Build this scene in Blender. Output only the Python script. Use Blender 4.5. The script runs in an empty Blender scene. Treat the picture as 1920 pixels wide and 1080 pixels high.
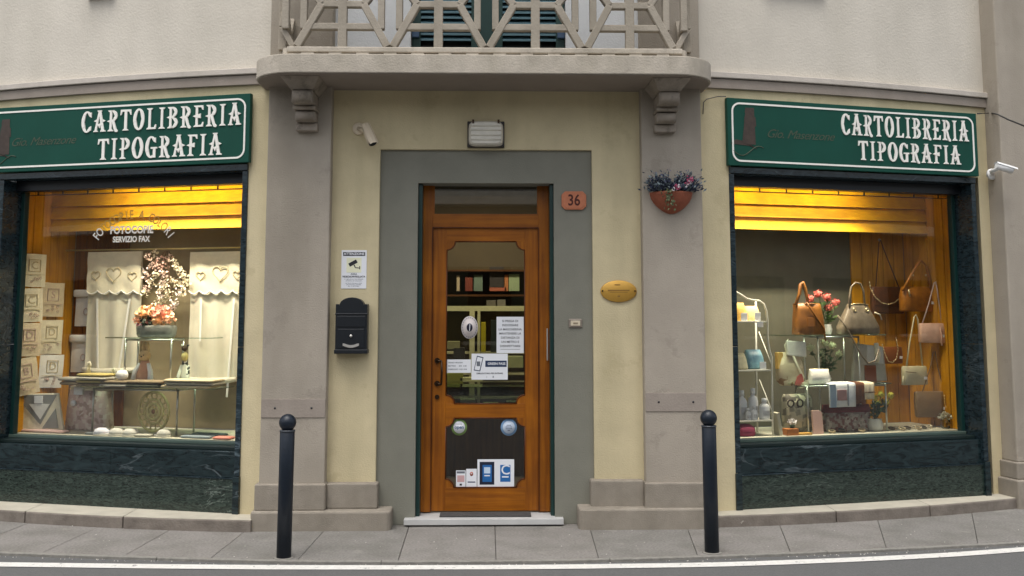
import bpy, bmesh, math, random
from mathutils import Matrix, Vector
random.seed(7)
R = math.radians
scene = bpy.context.scene
col = scene.collection

# ------------------------------------------------------------------ camera
FPX, PITCH, YAW, YPP, DIST, EYE = 1850.0, R(6.0), R(1.3), 396.0, 7.75, 1.60
cam = bpy.data.cameras.new('camera')
cam.sensor_width = 36.0
cam.lens = FPX / 1920.0 * 36.0
cam.shift_y = (YPP - 540.0) / 1920.0
cam.clip_end = 500.0
cam_o = bpy.data.objects.new('camera', cam)
cam_o.location = (0, -DIST, EYE)
cam_o.rotation_euler = (math.pi / 2 + PITCH, 0, -YAW)
col.objects.link(cam_o)
scene.camera = cam_o

# ------------------------------------------------------------------ world, sun, exposure
SUN_EL, SUN_AZ = R(70), R(205)          # azimuth measured clockwise from +Y: high, behind the photographer
w = bpy.data.worlds.new('World'); scene.world = w; w.use_nodes = True
nt = w.node_tree; nt.nodes.clear()
sky = nt.nodes.new('ShaderNodeTexSky'); sky.sky_type = 'NISHITA'; sky.sun_disc = False
sky.sun_elevation = SUN_EL; sky.sun_rotation = SUN_AZ; sky.dust_density = 4.0; sky.air_density = 1.0
hs = nt.nodes.new('ShaderNodeHueSaturation'); hs.inputs['Saturation'].default_value = 0.32
bg = nt.nodes.new('ShaderNodeBackground'); bg.inputs['Strength'].default_value = 0.15
wo = nt.nodes.new('ShaderNodeOutputWorld')
nt.links.new(sky.outputs[0], hs.inputs['Color']); nt.links.new(hs.outputs[0], bg.inputs['Color']); nt.links.new(bg.outputs[0], wo.inputs['Surface'])
sl = bpy.data.lights.new('sun', 'SUN'); sl.energy = 0.9; sl.angle = R(40); sl.color = (1.0, 0.965, 0.91)
so = bpy.data.objects.new('sun', sl); col.objects.link(so)
sdir = Vector((math.sin(SUN_AZ) * math.cos(SUN_EL), math.cos(SUN_AZ) * math.cos(SUN_EL), math.sin(SUN_EL)))
so.rotation_euler = sdir.to_track_quat('Z', 'Y').to_euler(); so.location = sdir * 30
vs = scene.view_settings
vs.view_transform = 'Standard'; vs.look = 'None'; vs.gamma = 1.0; vs.exposure = 0.60; vs.use_curve_mapping = False
scene.cycles.max_bounces = 8; scene.cycles.transparent_max_bounces = 16
scene.cycles.use_denoising = True

# ------------------------------------------------------------------ survey frames (metres)
def _ray(px, py):
    a = (px - 960) / FPX; u = (YPP - py) / FPX
    h = math.cos(PITCH) - u * math.sin(PITCH)
    return Vector((a * math.cos(YAW) + h * math.sin(YAW), -a * math.sin(YAW) + h * math.cos(YAW), math.sin(PITCH) + u * math.cos(PITCH)))
EYEP = Vector((0, -DIST, EYE))

class Frame:
    """x along the wall to the right, y into the building, z up."""
    def __init__(s, ox, oy, ang):
        s.M = Matrix.Translation((ox, oy, 0)) @ Matrix.Rotation(ang, 4, 'Z'); s.I = s.M.inverted()
    def at(s, px, py, y=0.0):
        p = s.I @ EYEP; d = s.I.to_3x3() @ _ray(px, py)
        t = (y - p.y) / d.y; q = p + d * t
        return q.x, q.z
C = Frame(0, 0, 0)
L = Frame(-1.73, -0.03, R(-15.2))
Rr = Frame(1.66, 0.016, R(14.3))

# ------------------------------------------------------------------ materials
def lin(h):
    h = h.lstrip('#'); o = []
    for i in (0, 2, 4):
        c = int(h[i:i + 2], 16) / 255.0
        o.append(c / 12.92 if c <= 0.04045 else ((c + 0.055) / 1.055) ** 2.4)
    return tuple(o)
MATS = {}
def _new(name):
    m = bpy.data.materials.new(name); m.use_nodes = True
    n = m.node_tree.nodes; b = n['Principled BSDF']
    return m, m.node_tree, n, b
def mat(name, c, rough=0.6, var=0.12, scale=6.0, bump=0.0, bscale=60.0, metal=0.0, streak=0.0, coat=0.0, detail=6.0, alt=None, spec=0.5, sheen=0.0, spots=None):
    """plain surface with blotchy tone, optional vertical weathering streaks and fine relief"""
    if name in MATS: return MATS[name]
    m, t, n, b = _new(name)
    if isinstance(c, str): c = lin(c)
    if isinstance(alt, str): alt = lin(alt)
    lk = t.links.new
    tc = n.new('ShaderNodeTexCoord')
    nz = n.new('ShaderNodeTexNoise'); nz.inputs['Scale'].default_value = scale; nz.inputs['Detail'].default_value = detail; nz.inputs['Roughness'].default_value = 0.62
    lk(tc.outputs['Object'], nz.inputs['Vector'])
    rp = n.new('ShaderNodeValToRGB')
    rp.color_ramp.elements[0].position = 0.3; rp.color_ramp.elements[1].position = 0.72
    lo = tuple(v * (1 - var) for v in (alt or c)); hi = tuple(min(1, v * (1 + var)) for v in c)
    rp.color_ramp.elements[0].color = (*lo, 1); rp.color_ramp.elements[1].color = (*hi, 1)
    lk(nz.outputs['Fac'], rp.inputs['Fac'])
    out = rp.outputs['Color']
    if streak:
        mp = n.new('ShaderNodeMapping'); mp.inputs['Scale'].default_value = (1.6, 1.6, 0.22)
        n2 = n.new('ShaderNodeTexNoise'); n2.inputs['Scale'].default_value = 2.2; n2.inputs['Detail'].default_value = 7.0
        lk(tc.outputs['Object'], mp.inputs['Vector']); lk(mp.outputs[0], n2.inputs['Vector'])
        r2 = n.new('ShaderNodeValToRGB'); r2.color_ramp.elements[0].position = 0.42; r2.color_ramp.elements[1].position = 0.7
        r2.color_ramp.elements[0].color = (1, 1, 1, 1); r2.color_ramp.elements[1].color = (1 - streak, 1 - streak, 1 - streak * 1.1, 1)
        lk(n2.outputs['Fac'], r2.inputs['Fac'])
        mx = n.new('ShaderNodeMix'); mx.data_type = 'RGBA'; mx.blend_type = 'MULTIPLY'; mx.inputs['Factor'].default_value = 1.0
        lk(out, mx.inputs['A']); lk(r2.outputs['Color'], mx.inputs['B']); out = mx.outputs['Result']
    if spots:                                        # (colour, noise scale, threshold): chips, lichen, worn paint
        n5 = n.new('ShaderNodeTexNoise'); n5.inputs['Scale'].default_value = spots[1]; n5.inputs['Detail'].default_value = 8; n5.inputs['Roughness'].default_value = 0.7
        lk(tc.outputs['Object'], n5.inputs['Vector'])
        r5 = n.new('ShaderNodeValToRGB'); r5.color_ramp.elements[0].position = spots[2]; r5.color_ramp.elements[1].position = spots[2] + 0.05
        r5.color_ramp.elements[1].color = (spots[3] if len(spots) > 3 else 0.9,) * 3 + (1,)
        lk(n5.outputs['Fac'], r5.inputs['Fac'])
        m5 = n.new('ShaderNodeMix'); m5.data_type = 'RGBA'; lk(r5.outputs[0], m5.inputs['Factor']); lk(out, m5.inputs['A']); m5.inputs['B'].default_value = (*lin(spots[0]), 1)
        out = m5.outputs['Result']
    lk(out, b.inputs['Base Color'])
    b.inputs['Roughness'].default_value = rough; b.inputs['Metallic'].default_value = metal
    b.inputs['Specular IOR Level'].default_value = spec
    b.inputs['Coat Weight'].default_value = coat
    b.inputs['Sheen Weight'].default_value = sheen
    if bump:
        n3 = n.new('ShaderNodeTexNoise'); n3.inputs['Scale'].default_value = bscale; n3.inputs['Detail'].default_value = 5.0
        lk(tc.outputs['Object'], n3.inputs['Vector'])
        bp = n.new('ShaderNodeBump'); bp.inputs['Strength'].default_value = bump; bp.inputs['Distance'].default_value = 0.01
        lk(n3.outputs['Fac'], bp.inputs['Height']); lk(bp.outputs[0], b.inputs['Normal'])
    MATS[name] = m
    return m
def wood(name, c, c2, axis='Z', rough=0.45, scale=1.0, coat=0.0, bump=0.15):
    if name in MATS: return MATS[name]
    m, t, n, b = _new(name); lk = t.links.new
    c, c2 = lin(c), lin(c2)
    tc = n.new('ShaderNodeTexCoord'); mp = n.new('ShaderNodeMapping')
    sc = {'Z': (22, 22, 1.1), 'X': (1.1, 22, 22)}[axis]
    mp.inputs['Scale'].default_value = tuple(v * scale for v in sc)
    lk(tc.outputs['Object'], mp.inputs['Vector'])
    nz = n.new('ShaderNodeTexNoise'); nz.inputs['Scale'].default_value = 1.6; nz.inputs['Detail'].default_value = 8; nz.inputs['Distortion'].default_value = 0.6
    lk(mp.outputs[0], nz.inputs['Vector'])
    rp = n.new('ShaderNodeValToRGB'); rp.color_ramp.elements[0].position = 0.33; rp.color_ramp.elements[1].position = 0.66
    rp.color_ramp.elements[0].color = (*c2, 1); rp.color_ramp.elements[1].color = (*c, 1)
    lk(nz.outputs['Fac'], rp.inputs['Fac'])
    nb = n.new('ShaderNodeTexNoise'); nb.inputs['Scale'].default_value = 3.5; nb.inputs['Detail'].default_value = 5; lk(tc.outputs['Object'], nb.inputs['Vector'])
    rb = n.new('ShaderNodeValToRGB'); rb.color_ramp.elements[0].position = .35; rb.color_ramp.elements[1].position = .7; rb.color_ramp.elements[0].color = (.68, .66, .62, 1); rb.color_ramp.elements[1].color = (1.0, 1.0, 1.0, 1)
    lk(nb.outputs['Fac'], rb.inputs['Fac'])
    mw = n.new('ShaderNodeMix'); mw.data_type = 'RGBA'; mw.blend_type = 'MULTIPLY'; mw.inputs['Factor'].default_value = 1.0
    lk(rp.outputs[0], mw.inputs['A']); lk(rb.outputs[0], mw.inputs['B']); lk(mw.outputs['Result'], b.inputs['Base Color'])
    b.inputs['Roughness'].default_value = rough; b.inputs['Specular IOR Level'].default_value = 0.3; b.inputs['Coat Weight'].default_value = coat; b.inputs['Coat Roughness'].default_value = 0.25
    bp = n.new('ShaderNodeBump'); bp.inputs['Strength'].default_value = bump; bp.inputs['Distance'].default_value = 0.004
    lk(nz.outputs['Fac'], bp.inputs['Height']); lk(bp.outputs[0], b.inputs['Normal'])
    MATS[name] = m; return m
def marble(name, base, mid, vein, rough=0.16, vw=0.03, scale=3.0):
    if name in MATS: return MATS[name]
    m, t, n, b = _new(name); lk = t.links.new
    tc = n.new('ShaderNodeTexCoord'); mp = n.new('ShaderNodeMapping'); mp.inputs['Rotation'].default_value = (0.2, 0.6, 0.2); mp.inputs['Scale'].default_value = (0.6, 1, 2.2)
    lk(tc.outputs['Object'], mp.inputs['Vector'])
    n1 = n.new('ShaderNodeTexNoise'); n1.inputs['Scale'].default_value = scale * 5; n1.inputs['Detail'].default_value = 10; n1.inputs['Distortion'].default_value = 1.6
    lk(mp.outputs[0], n1.inputs['Vector'])
    r1 = n.new('ShaderNodeValToRGB'); r1.color_ramp.elements[0].position = 0.36; r1.color_ramp.elements[1].position = 0.68
    r1.color_ramp.elements[0].color = (*lin(base), 1); r1.color_ramp.elements[1].color = (*lin(mid), 1)
    lk(n1.outputs['Fac'], r1.inputs['Fac'])
    n2 = n.new('ShaderNodeTexNoise'); n2.inputs['Scale'].default_value = scale * 0.55; n2.inputs['Detail'].default_value = 9; n2.inputs['Distortion'].default_value = 2.4
    lk(mp.outputs[0], n2.inputs['Vector'])
    r2 = n.new('ShaderNodeValToRGB'); e = r2.color_ramp.elements
    e[0].position = 0.5 - vw; e[0].color = (0, 0, 0, 1); e[1].position = 0.5 + vw; e[1].color = (0, 0, 0, 1)
    x = e.new(0.5); x.color = (0.6, 0.6, 0.6, 1)
    lk(n2.outputs['Fac'], r2.inputs['Fac'])
    n4 = n.new('ShaderNodeTexNoise'); n4.inputs['Scale'].default_value = 1.3; n4.inputs['Detail'].default_value = 3
    lk(tc.outputs['Object'], n4.inputs['Vector'])
    r4 = n.new('ShaderNodeValToRGB'); r4.color_ramp.elements[0].position = 0.5; r4.color_ramp.elements[1].position = 0.68
    lk(n4.outputs['Fac'], r4.inputs['Fac'])
    mm = n.new('ShaderNodeMath'); mm.operation = 'MULTIPLY'; lk(r2.outputs[0], mm.inputs[0]); lk(r4.outputs[0], mm.inputs[1])
    mx = n.new('ShaderNodeMix'); mx.data_type = 'RGBA'
    lk(mm.outputs[0], mx.inputs['Factor']); lk(r1.outputs[0], mx.inputs['A']); mx.inputs['B'].default_value = (*lin(vein), 1)
    lk(mx.outputs['Result'], b.inputs['Base Color']); b.inputs['Roughness'].default_value = rough
    MATS[name] = m; return m
def glass(name, tint=(0.93, 0.96, 0.94), ior=1.45, gloss=1.0):
    if name in MATS: return MATS[name]
    m = bpy.data.materials.new(name); m.use_nodes = True; t = m.node_tree; n = t.nodes; n.clear(); lk = t.links.new
    o = n.new('ShaderNodeOutputMaterial'); tr = n.new('ShaderNodeBsdfTransparent'); tr.inputs[0].default_value = (*tint, 1)
    gl = n.new('ShaderNodeBsdfGlossy'); gl.inputs['Roughness'].default_value = 0.015; gl.inputs[0].default_value = (gloss, gloss, gloss, 1)
    fr = n.new('ShaderNodeFresnel'); fr.inputs[0].default_value = ior
    mx = n.new('ShaderNodeMixShader'); lk(fr.outputs[0], mx.inputs[0]); lk(tr.outputs[0], mx.inputs[1]); lk(gl.outputs[0], mx.inputs[2]); lk(mx.outputs[0], o.inputs[0])
    MATS[name] = m; return m
def emit(name, c, s):
    if name in MATS: return MATS[name]
    m = bpy.data.materials.new(name); m.use_nodes = True; t = m.node_tree; n = t.nodes; b = n['Principled BSDF']
    b.inputs['Base Color'].default_value = (*c, 1); b.inputs['Emission Color'].default_value = (*c, 1); b.inputs['Emission Strength'].default_value = s
    MATS[name] = m; return m
def checker(name, a, b_, sc, rough=0.8, c3=None):
    """printed cloth: checks of two tones broken up by noise"""
    if name in MATS: return MATS[name]
    m, t, n, b = _new(name); lk = t.links.new
    tc = n.new('ShaderNodeTexCoord'); v = n.new('ShaderNodeTexVoronoi'); v.inputs['Scale'].default_value = sc; v.distance = 'CHEBYCHEV'
    lk(tc.outputs['Object'], v.inputs['Vector'])
    r = n.new('ShaderNodeValToRGB'); r.color_ramp.interpolation = 'CONSTANT'; e = r.color_ramp.elements
    e[0].color = (*lin(a), 1); e[1].position = 0.45; e[1].color = (*lin(b_), 1)
    if c3: x = e.new(0.72); x.color = (*lin(c3), 1)
    lk(v.outputs['Color'], r.inputs['Fac']); lk(r.outputs[0], b.inputs['Base Color']); b.inputs['Roughness'].default_value = rough
    MATS[name] = m; return m

PL = dict(rough=0.92, spec=0.2)
cream = mat('cream_plaster', '#cdc09d', var=0.09, scale=3.0, bump=0.35, bscale=90, streak=0.17, spots=('#b3a683', 2.2, 0.57, .4), **PL)
mauve = mat('mauve_plaster', '#a69d90', var=0.08, scale=3.0, bump=0.35, bscale=90, streak=0.16, spots=('#8d857a', 2.6, 0.57, .45), **PL)
upper = mat('pale_plaster', '#d1cabd', var=0.06, scale=2.5, bump=0.32, bscale=55, streak=0.08, **PL)
trim = mat('grey_trim', '#9a9086', var=0.08, scale=5.0, bump=0.25, bscale=80, streak=0.12, **PL)
ledge = mat('ledge_plaster', '#c4bcb2', var=0.08, scale=6.0, bump=0.25, streak=0.15, **PL)
surr = mat('surround_plaster', '#807f74', var=0.07, scale=4.0, bump=0.3, bscale=100, streak=0.08, **PL)
plinthm = mat('plinth_stone', '#938b7f', var=0.12, scale=9.0, bump=0.4, bscale=120, streak=0.12, **PL)
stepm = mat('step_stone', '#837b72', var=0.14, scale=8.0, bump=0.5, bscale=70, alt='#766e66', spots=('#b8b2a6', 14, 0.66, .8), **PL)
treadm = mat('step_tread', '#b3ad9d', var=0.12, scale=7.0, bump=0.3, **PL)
concrete = mat('balcony_concrete', '#bab1a3', var=0.14, scale=7.0, bump=0.4, bscale=70, streak=0.25, spots=('#7d766b', 9, 0.60, .35), **PL)
concrete2 = mat('railing_concrete', '#a69d8f', var=0.10, scale=9.0, bump=0.4, bscale=70, streak=0.22, **PL)
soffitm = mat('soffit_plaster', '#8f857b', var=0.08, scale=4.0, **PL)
green_m = marble('green_marble', '#151f1c', '#3c4942', '#8f9b92', vw=0.010, scale=6.0)
blue_m = marble('dark_marble', '#0f1b1e', '#263538', '#747e82', vw=0.016, scale=2.0)
jamb_m = marble('jamb_marble', '#131f24', '#2e3c42', '#6d7c84', vw=0.02)
green_paint = mat('green_paint', '#123330', rough=0.35, var=0.08)
black = mat('black_metal', '#12171d', rough=0.38, var=0.1, scale=20)
bollard_m = mat('bollard_paint', '#161f2a', rough=0.4, var=0.18, scale=14, bump=0.12, bscale=40, spec=0.4, spots=('#59606a', 34, 0.70, .6))
sign_m = mat('sign_green', '#14483c', rough=0.6, spec=.2, var=0.07, scale=5.0, streak=0.08)
signw = mat('sign_white', '#efece4', rough=0.5, var=0.05, scale=15)
signedge = mat('sign_edge', '#16352f', rough=0.5, var=0.1)
door_w = wood('door_wood', '#a8640f', '#8b4d0a', rough=0.45, coat=0.04)
door_wx = wood('door_wood_rail', '#a8640f', '#8b4d0a', axis='X', rough=0.45, coat=0.04)
door_d = wood('door_bead', '#6b360d', '#4d2408', rough=0.4)
pine = wood('case_pine', '#d79a1e', '#bb800e', rough=0.5)
pine_d = wood('case_pine_back', '#8c5512', '#6b3c0a', rough=0.5)
pinex = wood('case_pine_board', '#efb810', '#e4a80a', axis='X', rough=0.55, bump=0.03)
khaki = mat('case_back', '#94876a', rough=0.85, var=0.12, scale=5)
greyback = mat('case_back_grey', '#5c5a4c', rough=0.85, var=0.15, scale=4)
casefloor = mat('case_floor', '#b9b6a6', rough=0.6, var=0.08)
chrome = mat('brushed_steel', '#b9b9b4', rough=0.28, metal=0.9, var=0.05)
alu = mat('aluminium', '#c9c6c0', rough=0.35, metal=0.6, var=0.05)
bronze = mat('bronze', '#3a2a1c', rough=0.35, metal=0.7, var=0.15)
white = mat('white_paint', '#e8e6df', rough=0.5, var=0.04)
paper = mat('white_paper', '#e6e8ec', rough=0.75, var=0.03)
ink = mat('black_ink', '#23262c', rough=0.7, var=0.05)
inkg = mat('grey_ink', '#6b7078', rough=0.7, var=0.05)
navy = mat('navy_ink', '#1e3152', rough=0.6, var=0.05)
win_glass = glass('shop_glass', tint=(.96, .97, .96), ior=1.43)
door_glass = glass('door_glass', tint=(0.80, 0.81, 0.77), ior=1.6)
shelf_glass = glass('shelf_glass', tint=(0.75, 0.84, 0.8))
steel_d = mat('dark_steel', '#5a5a55', rough=0.35, metal=0.8)

# ------------------------------------------------------------------ mesh helpers
class MB:
    def __init__(s): s.v = []; s.f = []; s.sm = []
    def add(s, vs, fs, smooth=False):
        o = len(s.v); s.v += [tuple(p) for p in vs]
        s.f += [tuple(i + o for i in f) for f in fs]; s.sm += [smooth] * len(fs); return s
    def box(s, x0, x1, y0, y1, z0, z1):
        x0, x1 = min(x0, x1), max(x0, x1); y0, y1 = min(y0, y1), max(y0, y1); z0, z1 = min(z0, z1), max(z0, z1)
        return s.add([(x0, y0, z0), (x1, y0, z0), (x1, y1, z0), (x0, y1, z0), (x0, y0, z1), (x1, y0, z1), (x1, y1, z1), (x0, y1, z1)],
                     [(0, 3, 2, 1), (4, 5, 6, 7), (0, 1, 5, 4), (1, 2, 6, 5), (2, 3, 7, 6), (3, 0, 4, 7)])
    def prism(s, pts, y0, y1):
        """polygon in (x,z), counter-clockwise seen from the front, from y0 (front) to y1"""
        n = len(pts)
        a = sum(pts[i][0] * pts[(i + 1) % n][1] - pts[(i + 1) % n][0] * pts[i][1] for i in range(n))
        if a < 0: pts = pts[::-1]
        vs = [(x, y0, z) for x, z in pts] + [(x, y1, z) for x, z in pts]
        fs = [tuple(range(n)), tuple(range(2 * n - 1, n - 1, -1))] + [(i, i + n, (i + 1) % n + n, (i + 1) % n) for i in range(n)]
        return s.add(vs, fs)
    def bar(s, p, q, w, y0, y1):
        """flat bar of width w between two (x,z) points"""
        dx, dz = q[0] - p[0], q[1] - p[1]; l = math.hypot(dx, dz); nx, nz = -dz / l * w / 2, dx / l * w / 2
        return s.prism([(p[0] + nx, p[1] + nz), (p[0] - nx, p[1] - nz), (q[0] - nx, q[1] - nz), (q[0] + nx, q[1] + nz)], y0, y1)
    def plan(s, pts, z0, z1):
        n = len(pts)
        a = sum(pts[i][0] * pts[(i + 1) % n][1] - pts[(i + 1) % n][0] * pts[i][1] for i in range(n))
        if a < 0: pts = pts[::-1]
        vs = [(x, y, z0) for x, y in pts] + [(x, y, z1) for x, y in pts]
        fs = [tuple(range(n - 1, -1, -1)), tuple(range(n, 2 * n))] + [(i, (i + 1) % n, (i + 1) % n + n, i + n) for i in range(n)]
        return s.add(vs, fs)
    def tube(s, pts, r, seg=8, close=False, smooth=True):
        P = [Vector(p) for p in pts]; n = len(P); vs = []; prev = None
        rs = r if isinstance(r, (list, tuple)) else [r] * n
        for i, p in enumerate(P):
            a = P[(i - 1) % n] if (close or i > 0) else p; b = P[(i + 1) % n] if (close or i < n - 1) else p
            t = (b - a).normalized()
            if prev is None:
                up = Vector((0, 0, 1)) if abs(t.z) < 0.9 else Vector((1, 0, 0)); u = t.cross(up).normalized()
            else:
                u = (prev - t * prev.dot(t)).normalized()
            prev = u; v = t.cross(u)
            for k in range(seg):
                g = 2 * math.pi * k / seg; vs.append(p + (u * math.cos(g) + v * math.sin(g)) * rs[i])
        fs = []
        for i in range(n if close else n - 1):
            j = (i + 1) % n
            for k in range(seg): fs.append((i * seg + k, i * seg + (k + 1) % seg, j * seg + (k + 1) % seg, j * seg + k))
        s.add(vs, fs, smooth)
        if not close:
            o = len(s.v) - len(vs)
            s.f += [tuple(o + k for k in range(seg - 1, -1, -1)), tuple(o + (n - 1) * seg + k for k in range(seg))]; s.sm += [False, False]
        return s
    def loft(s, secs, n=20, p=2.0, smooth=True, axis='Z'):
        """stack of superelliptic sections (h, a, b, cx, cy)"""
        vs = []
        for sec in secs:
            h, a, b = sec[:3]; cx, cy = (sec[3], sec[4]) if len(sec) > 4 else (0, 0)
            for k in range(n):
                g = 2 * math.pi * (k + 0.5) / n; cg, sg = math.cos(g), math.sin(g)
                x = cx + a * math.copysign(abs(cg) ** (2 / p), cg); y = cy + b * math.copysign(abs(sg) ** (2 / p), sg)
                vs.append((x, y, h) if axis == 'Z' else ((h, x, y) if axis == 'X' else (x, h, y)))
        m = len(secs); fs = []
        for i in range(m - 1):
            for k in range(n): fs.append((i * n + k, i * n + (k + 1) % n, (i + 1) * n + (k + 1) % n, (i + 1) * n + k))
        fs += [tuple(range(n - 1, -1, -1)), tuple((m - 1) * n + k for k in range(n))]
        if axis == 'Y': fs = [f[::-1] for f in fs]
        return s.add(vs, fs, smooth)
    def ball(s, c, r, seg=14, rings=8, sq=(1, 1, 1)):
        secs = []
        vs = []; fs = []
        for i in range(rings + 1):
            a = math.pi * i / rings
            for k in range(seg):
                g = 2 * math.pi * k / seg
                vs.append((c[0] + r * sq[0] * math.sin(a) * math.cos(g), c[1] + r * sq[1] * math.sin(a) * math.sin(g), c[2] - r * sq[2] * math.cos(a)))
        for i in range(rings):
            for k in range(seg): fs.append((i * seg + k, i * seg + (k + 1) % seg, (i + 1) * seg + (k + 1) % seg, (i + 1) * seg + k))
        return s.add(vs, fs, True)
    def petals(s, c, r, n, size, flat=0.0, rnd=random, sq=(1, 1, 1)):
        """n small curved petals / leaves on a ball"""
        for i in range(n):
            z = rnd.uniform(-1, 1); g = rnd.uniform(0, 2 * math.pi); q = math.sqrt(1 - z * z)
            d = Vector((q * math.cos(g), q * math.sin(g), z)); rr = r * rnd.uniform(0.55, 1.0)
            p = Vector(c) + Vector((d.x * sq[0], d.y * sq[1], d.z * sq[2])) * rr
            a = d.orthogonal().normalized(); a.rotate(Matrix.Rotation(rnd.uniform(0, 6.28), 3, d)); b = d.cross(a)
            a = (a + d * rnd.uniform(0.2, 0.8)).normalized(); z_ = size * rnd.uniform(0.7, 1.3)
            s.add([p, p + a * z_ * .5 + b * z_ * .4 + d * z_ * .12, p + a * z_, p + a * z_ * .5 - b * z_ * .4 + d * z_ * .12], [(0, 1, 2, 3)])
        return s
    def leaf(s, p, d, size, wid=0.35):
        d = Vector(d).normalized(); a = d.orthogonal().normalized(); a.rotate(Matrix.Rotation(random.uniform(0, 6.28), 3, d)); p = Vector(p)
        return s.add([p, p + d * size * .5 + a * size * wid, p + d * size, p + d * size * .5 - a * size * wid], [(0, 1, 2, 3)])
    def ring(s, c, ra, rb, r, n=28, seg=6, y=0.0):
        return s.tube([(c[0] + ra * math.cos(2 * math.pi * k / n), y, c[1] + rb * math.sin(2 * math.pi * k / n)) for k in range(n)], r, seg, close=True)
    def xf(s, M):
        s.v = [tuple(M @ Vector(p)) for p in s.v]; return s
    def build(s, name, m, parent=None, bevel=0.0, seg=2, label=None):
        me = bpy.data.meshes.new(name); me.from_pydata(s.v, [], s.f); me.validate()
        if len(me.polygons) == len(s.sm): me.polygons.foreach_set('use_smooth', s.sm)
        me.materials.append(m)
        o = bpy.data.objects.new(name, me); col.objects.link(o)
        if parent: o.parent = parent
        if bevel:
            b = o.modifiers.new('bevel', 'BEVEL'); b.width = bevel; b.segments = seg; b.limit_method = 'ANGLE'; b.angle_limit = R(40)
        if label: o['label'] = label
        return o
def bx(x0, x1, y0, y1, z0, z1): return MB().box(x0, x1, y0, y1, z0, z1)
def tag(o, label, cat, group=None, kind=None):
    if label: o['label'] = label
    if cat: o['category'] = cat
    if group: o['group'] = group
    if kind: o['kind'] = kind
    return o
def empty(name, M=None, parent=None):
    o = bpy.data.objects.new(name, None); o.empty_display_size = 0.1; col.objects.link(o)
    if M is not None: o.matrix_world = M
    if parent: o.parent = parent
    return o
def thing(name, label, cat, fr, u, y, z, rz=0.0, group=None, tilt=0.0):
    M = fr.M @ Matrix.Translation((u, y, z)) @ Matrix.Rotation(R(rz), 4, 'Z') @ Matrix.Rotation(R(tilt), 4, 'Y')
    return tag(empty(name, M), label, cat, group)
def solo(mb, name, m, label, cat, fr, u, y, z, rz=0.0, group=None, bevel=0.0, tilt=0.0, lean=0.0):
    o = mb.build(name, m, None, bevel)
    o.matrix_world = fr.M @ Matrix.Translation((u, y, z)) @ Matrix.Rotation(R(rz), 4, 'Z') @ Matrix.Rotation(R(tilt), 4, 'Y') @ Matrix.Rotation(R(lean), 4, 'X')
    return tag(o, label, cat, group)
def struct(mb, name, m, bevel=0.0, label=None):
    o = mb.build(name, m, None, bevel); o['kind'] = 'structure'
    if label: o['label'] = label
    return o
def text(body, size, depth=0.001, shear=0.0, bold=0.0, align='CENTER', spacing=1.0):
    """flat lettering lying in the xz plane, facing -y"""
    cu = bpy.data.curves.new('txt', 'FONT'); cu.body = body; cu.size = size; cu.extrude = depth; cu.shear = shear; cu.offset = bold
    cu.align_x = align; cu.align_y = 'CENTER'; cu.space_character = spacing; cu.resolution_u = 3
    o = bpy.data.objects.new('txt', cu); col.objects.link(o)
    dg = bpy.context.evaluated_depsgraph_get(); me = bpy.data.meshes.new_from_object(o.evaluated_get(dg))
    mb = MB(); mb.add([(v.co.x, -v.co.z, v.co.y) for v in me.vertices], [tuple(p.vertices) for p in me.polygons])
    bpy.data.objects.remove(o); bpy.data.curves.remove(cu); bpy.data.meshes.remove(me)
    return mb
def mv(mb, x=0, y=0, z=0, sx=1.0, sz=1.0, rot=0.0):
    c, s_ = math.cos(rot), math.sin(rot)
    mb.v = [(x + (a * sx) * c - (b * sz) * s_, y + q, z + (a * sx) * s_ + (b * sz) * c) for a, q, b in mb.v]; return mb

# ------------------------------------------------------------------ ground, road, pavement
asphalt = mat('asphalt', '#666665', rough=0.95, var=0.16, scale=90, bump=0.7, bscale=260, detail=8, spec=0.2)
pave = [mat('paving_%d' % i, c, rough=0.95, var=0.24, scale=55, bump=0.7, bscale=220, detail=10, streak=0.20, spots=('#97948c', 3.0, 0.60, .5), spec=0.2)
        for i, c in enumerate(('#84817c', '#7e7b77', '#898580'))]
joint = mat('joint_mortar', '#4e4b46', rough=1.0, var=0.2, scale=30)
kerb_m = mat('kerb_stone', '#827f78', rough=0.95, var=0.2, scale=25, bump=0.5)
line_m = mat('line_paint', '#d2d0ca', rough=0.8, var=0.12, scale=40, bump=0.3, bscale=200, spots=('#6a6a6b', 22, 0.60, .8))
struct(MB().add([(-120, -120, -.018), (120, -120, -.018), (120, 120, -.018), (-120, 120, -.018)], [(0, 1, 2, 3)]), 'road', asphalt)
def lerp(tab, x):
    if x <= tab[0][0]:
        a, b = tab[0], tab[1]
    elif x >= tab[-1][0]:
        a, b = tab[-2], tab[-1]
    else:
        for a, b in zip(tab, tab[1:]):
            if a[0] <= x <= b[0]: break
    return a[1] + (b[1] - a[1]) * (x - a[0]) / (b[0] - a[0])
KERB = [(-6, -.36), (-4.6, -.59), (-3.3, -.80), (-2.32, -.945), (-1.45, -1.06), (-.75, -1.105), (.29, -1.105), (1.17, -1.045), (1.53, -1.0), (2.48, -.875), (3.17, -.765), (3.78, -.655), (5, -.38), (6.5, 0)]
LINE = [(-6, -.72), (-4.6, -.93), (-3.28, -1.045), (-2.3, -1.115), (-1.47, -1.165), (-.76, -1.185), (.3, -1.20), (1.2, -1.175), (1.57, -1.16), (2.46, -1.05), (3.17, -.93), (3.8, -.765), (5, -.48), (6.5, -.1)]
def smooth_tab(tab, x): return (lerp(tab, x - .25) + lerp(tab, x) * 2 + lerp(tab, x + .25)) / 4
xs = [-5.5 + .2 * i for i in range(60)]
ln = MB(); vv = []
for i, x in enumerate(xs):
    y = smooth_tab(LINE, x); vv += [(x, y - .055, -.0135), (x, y + .055, -.0135)]
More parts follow.
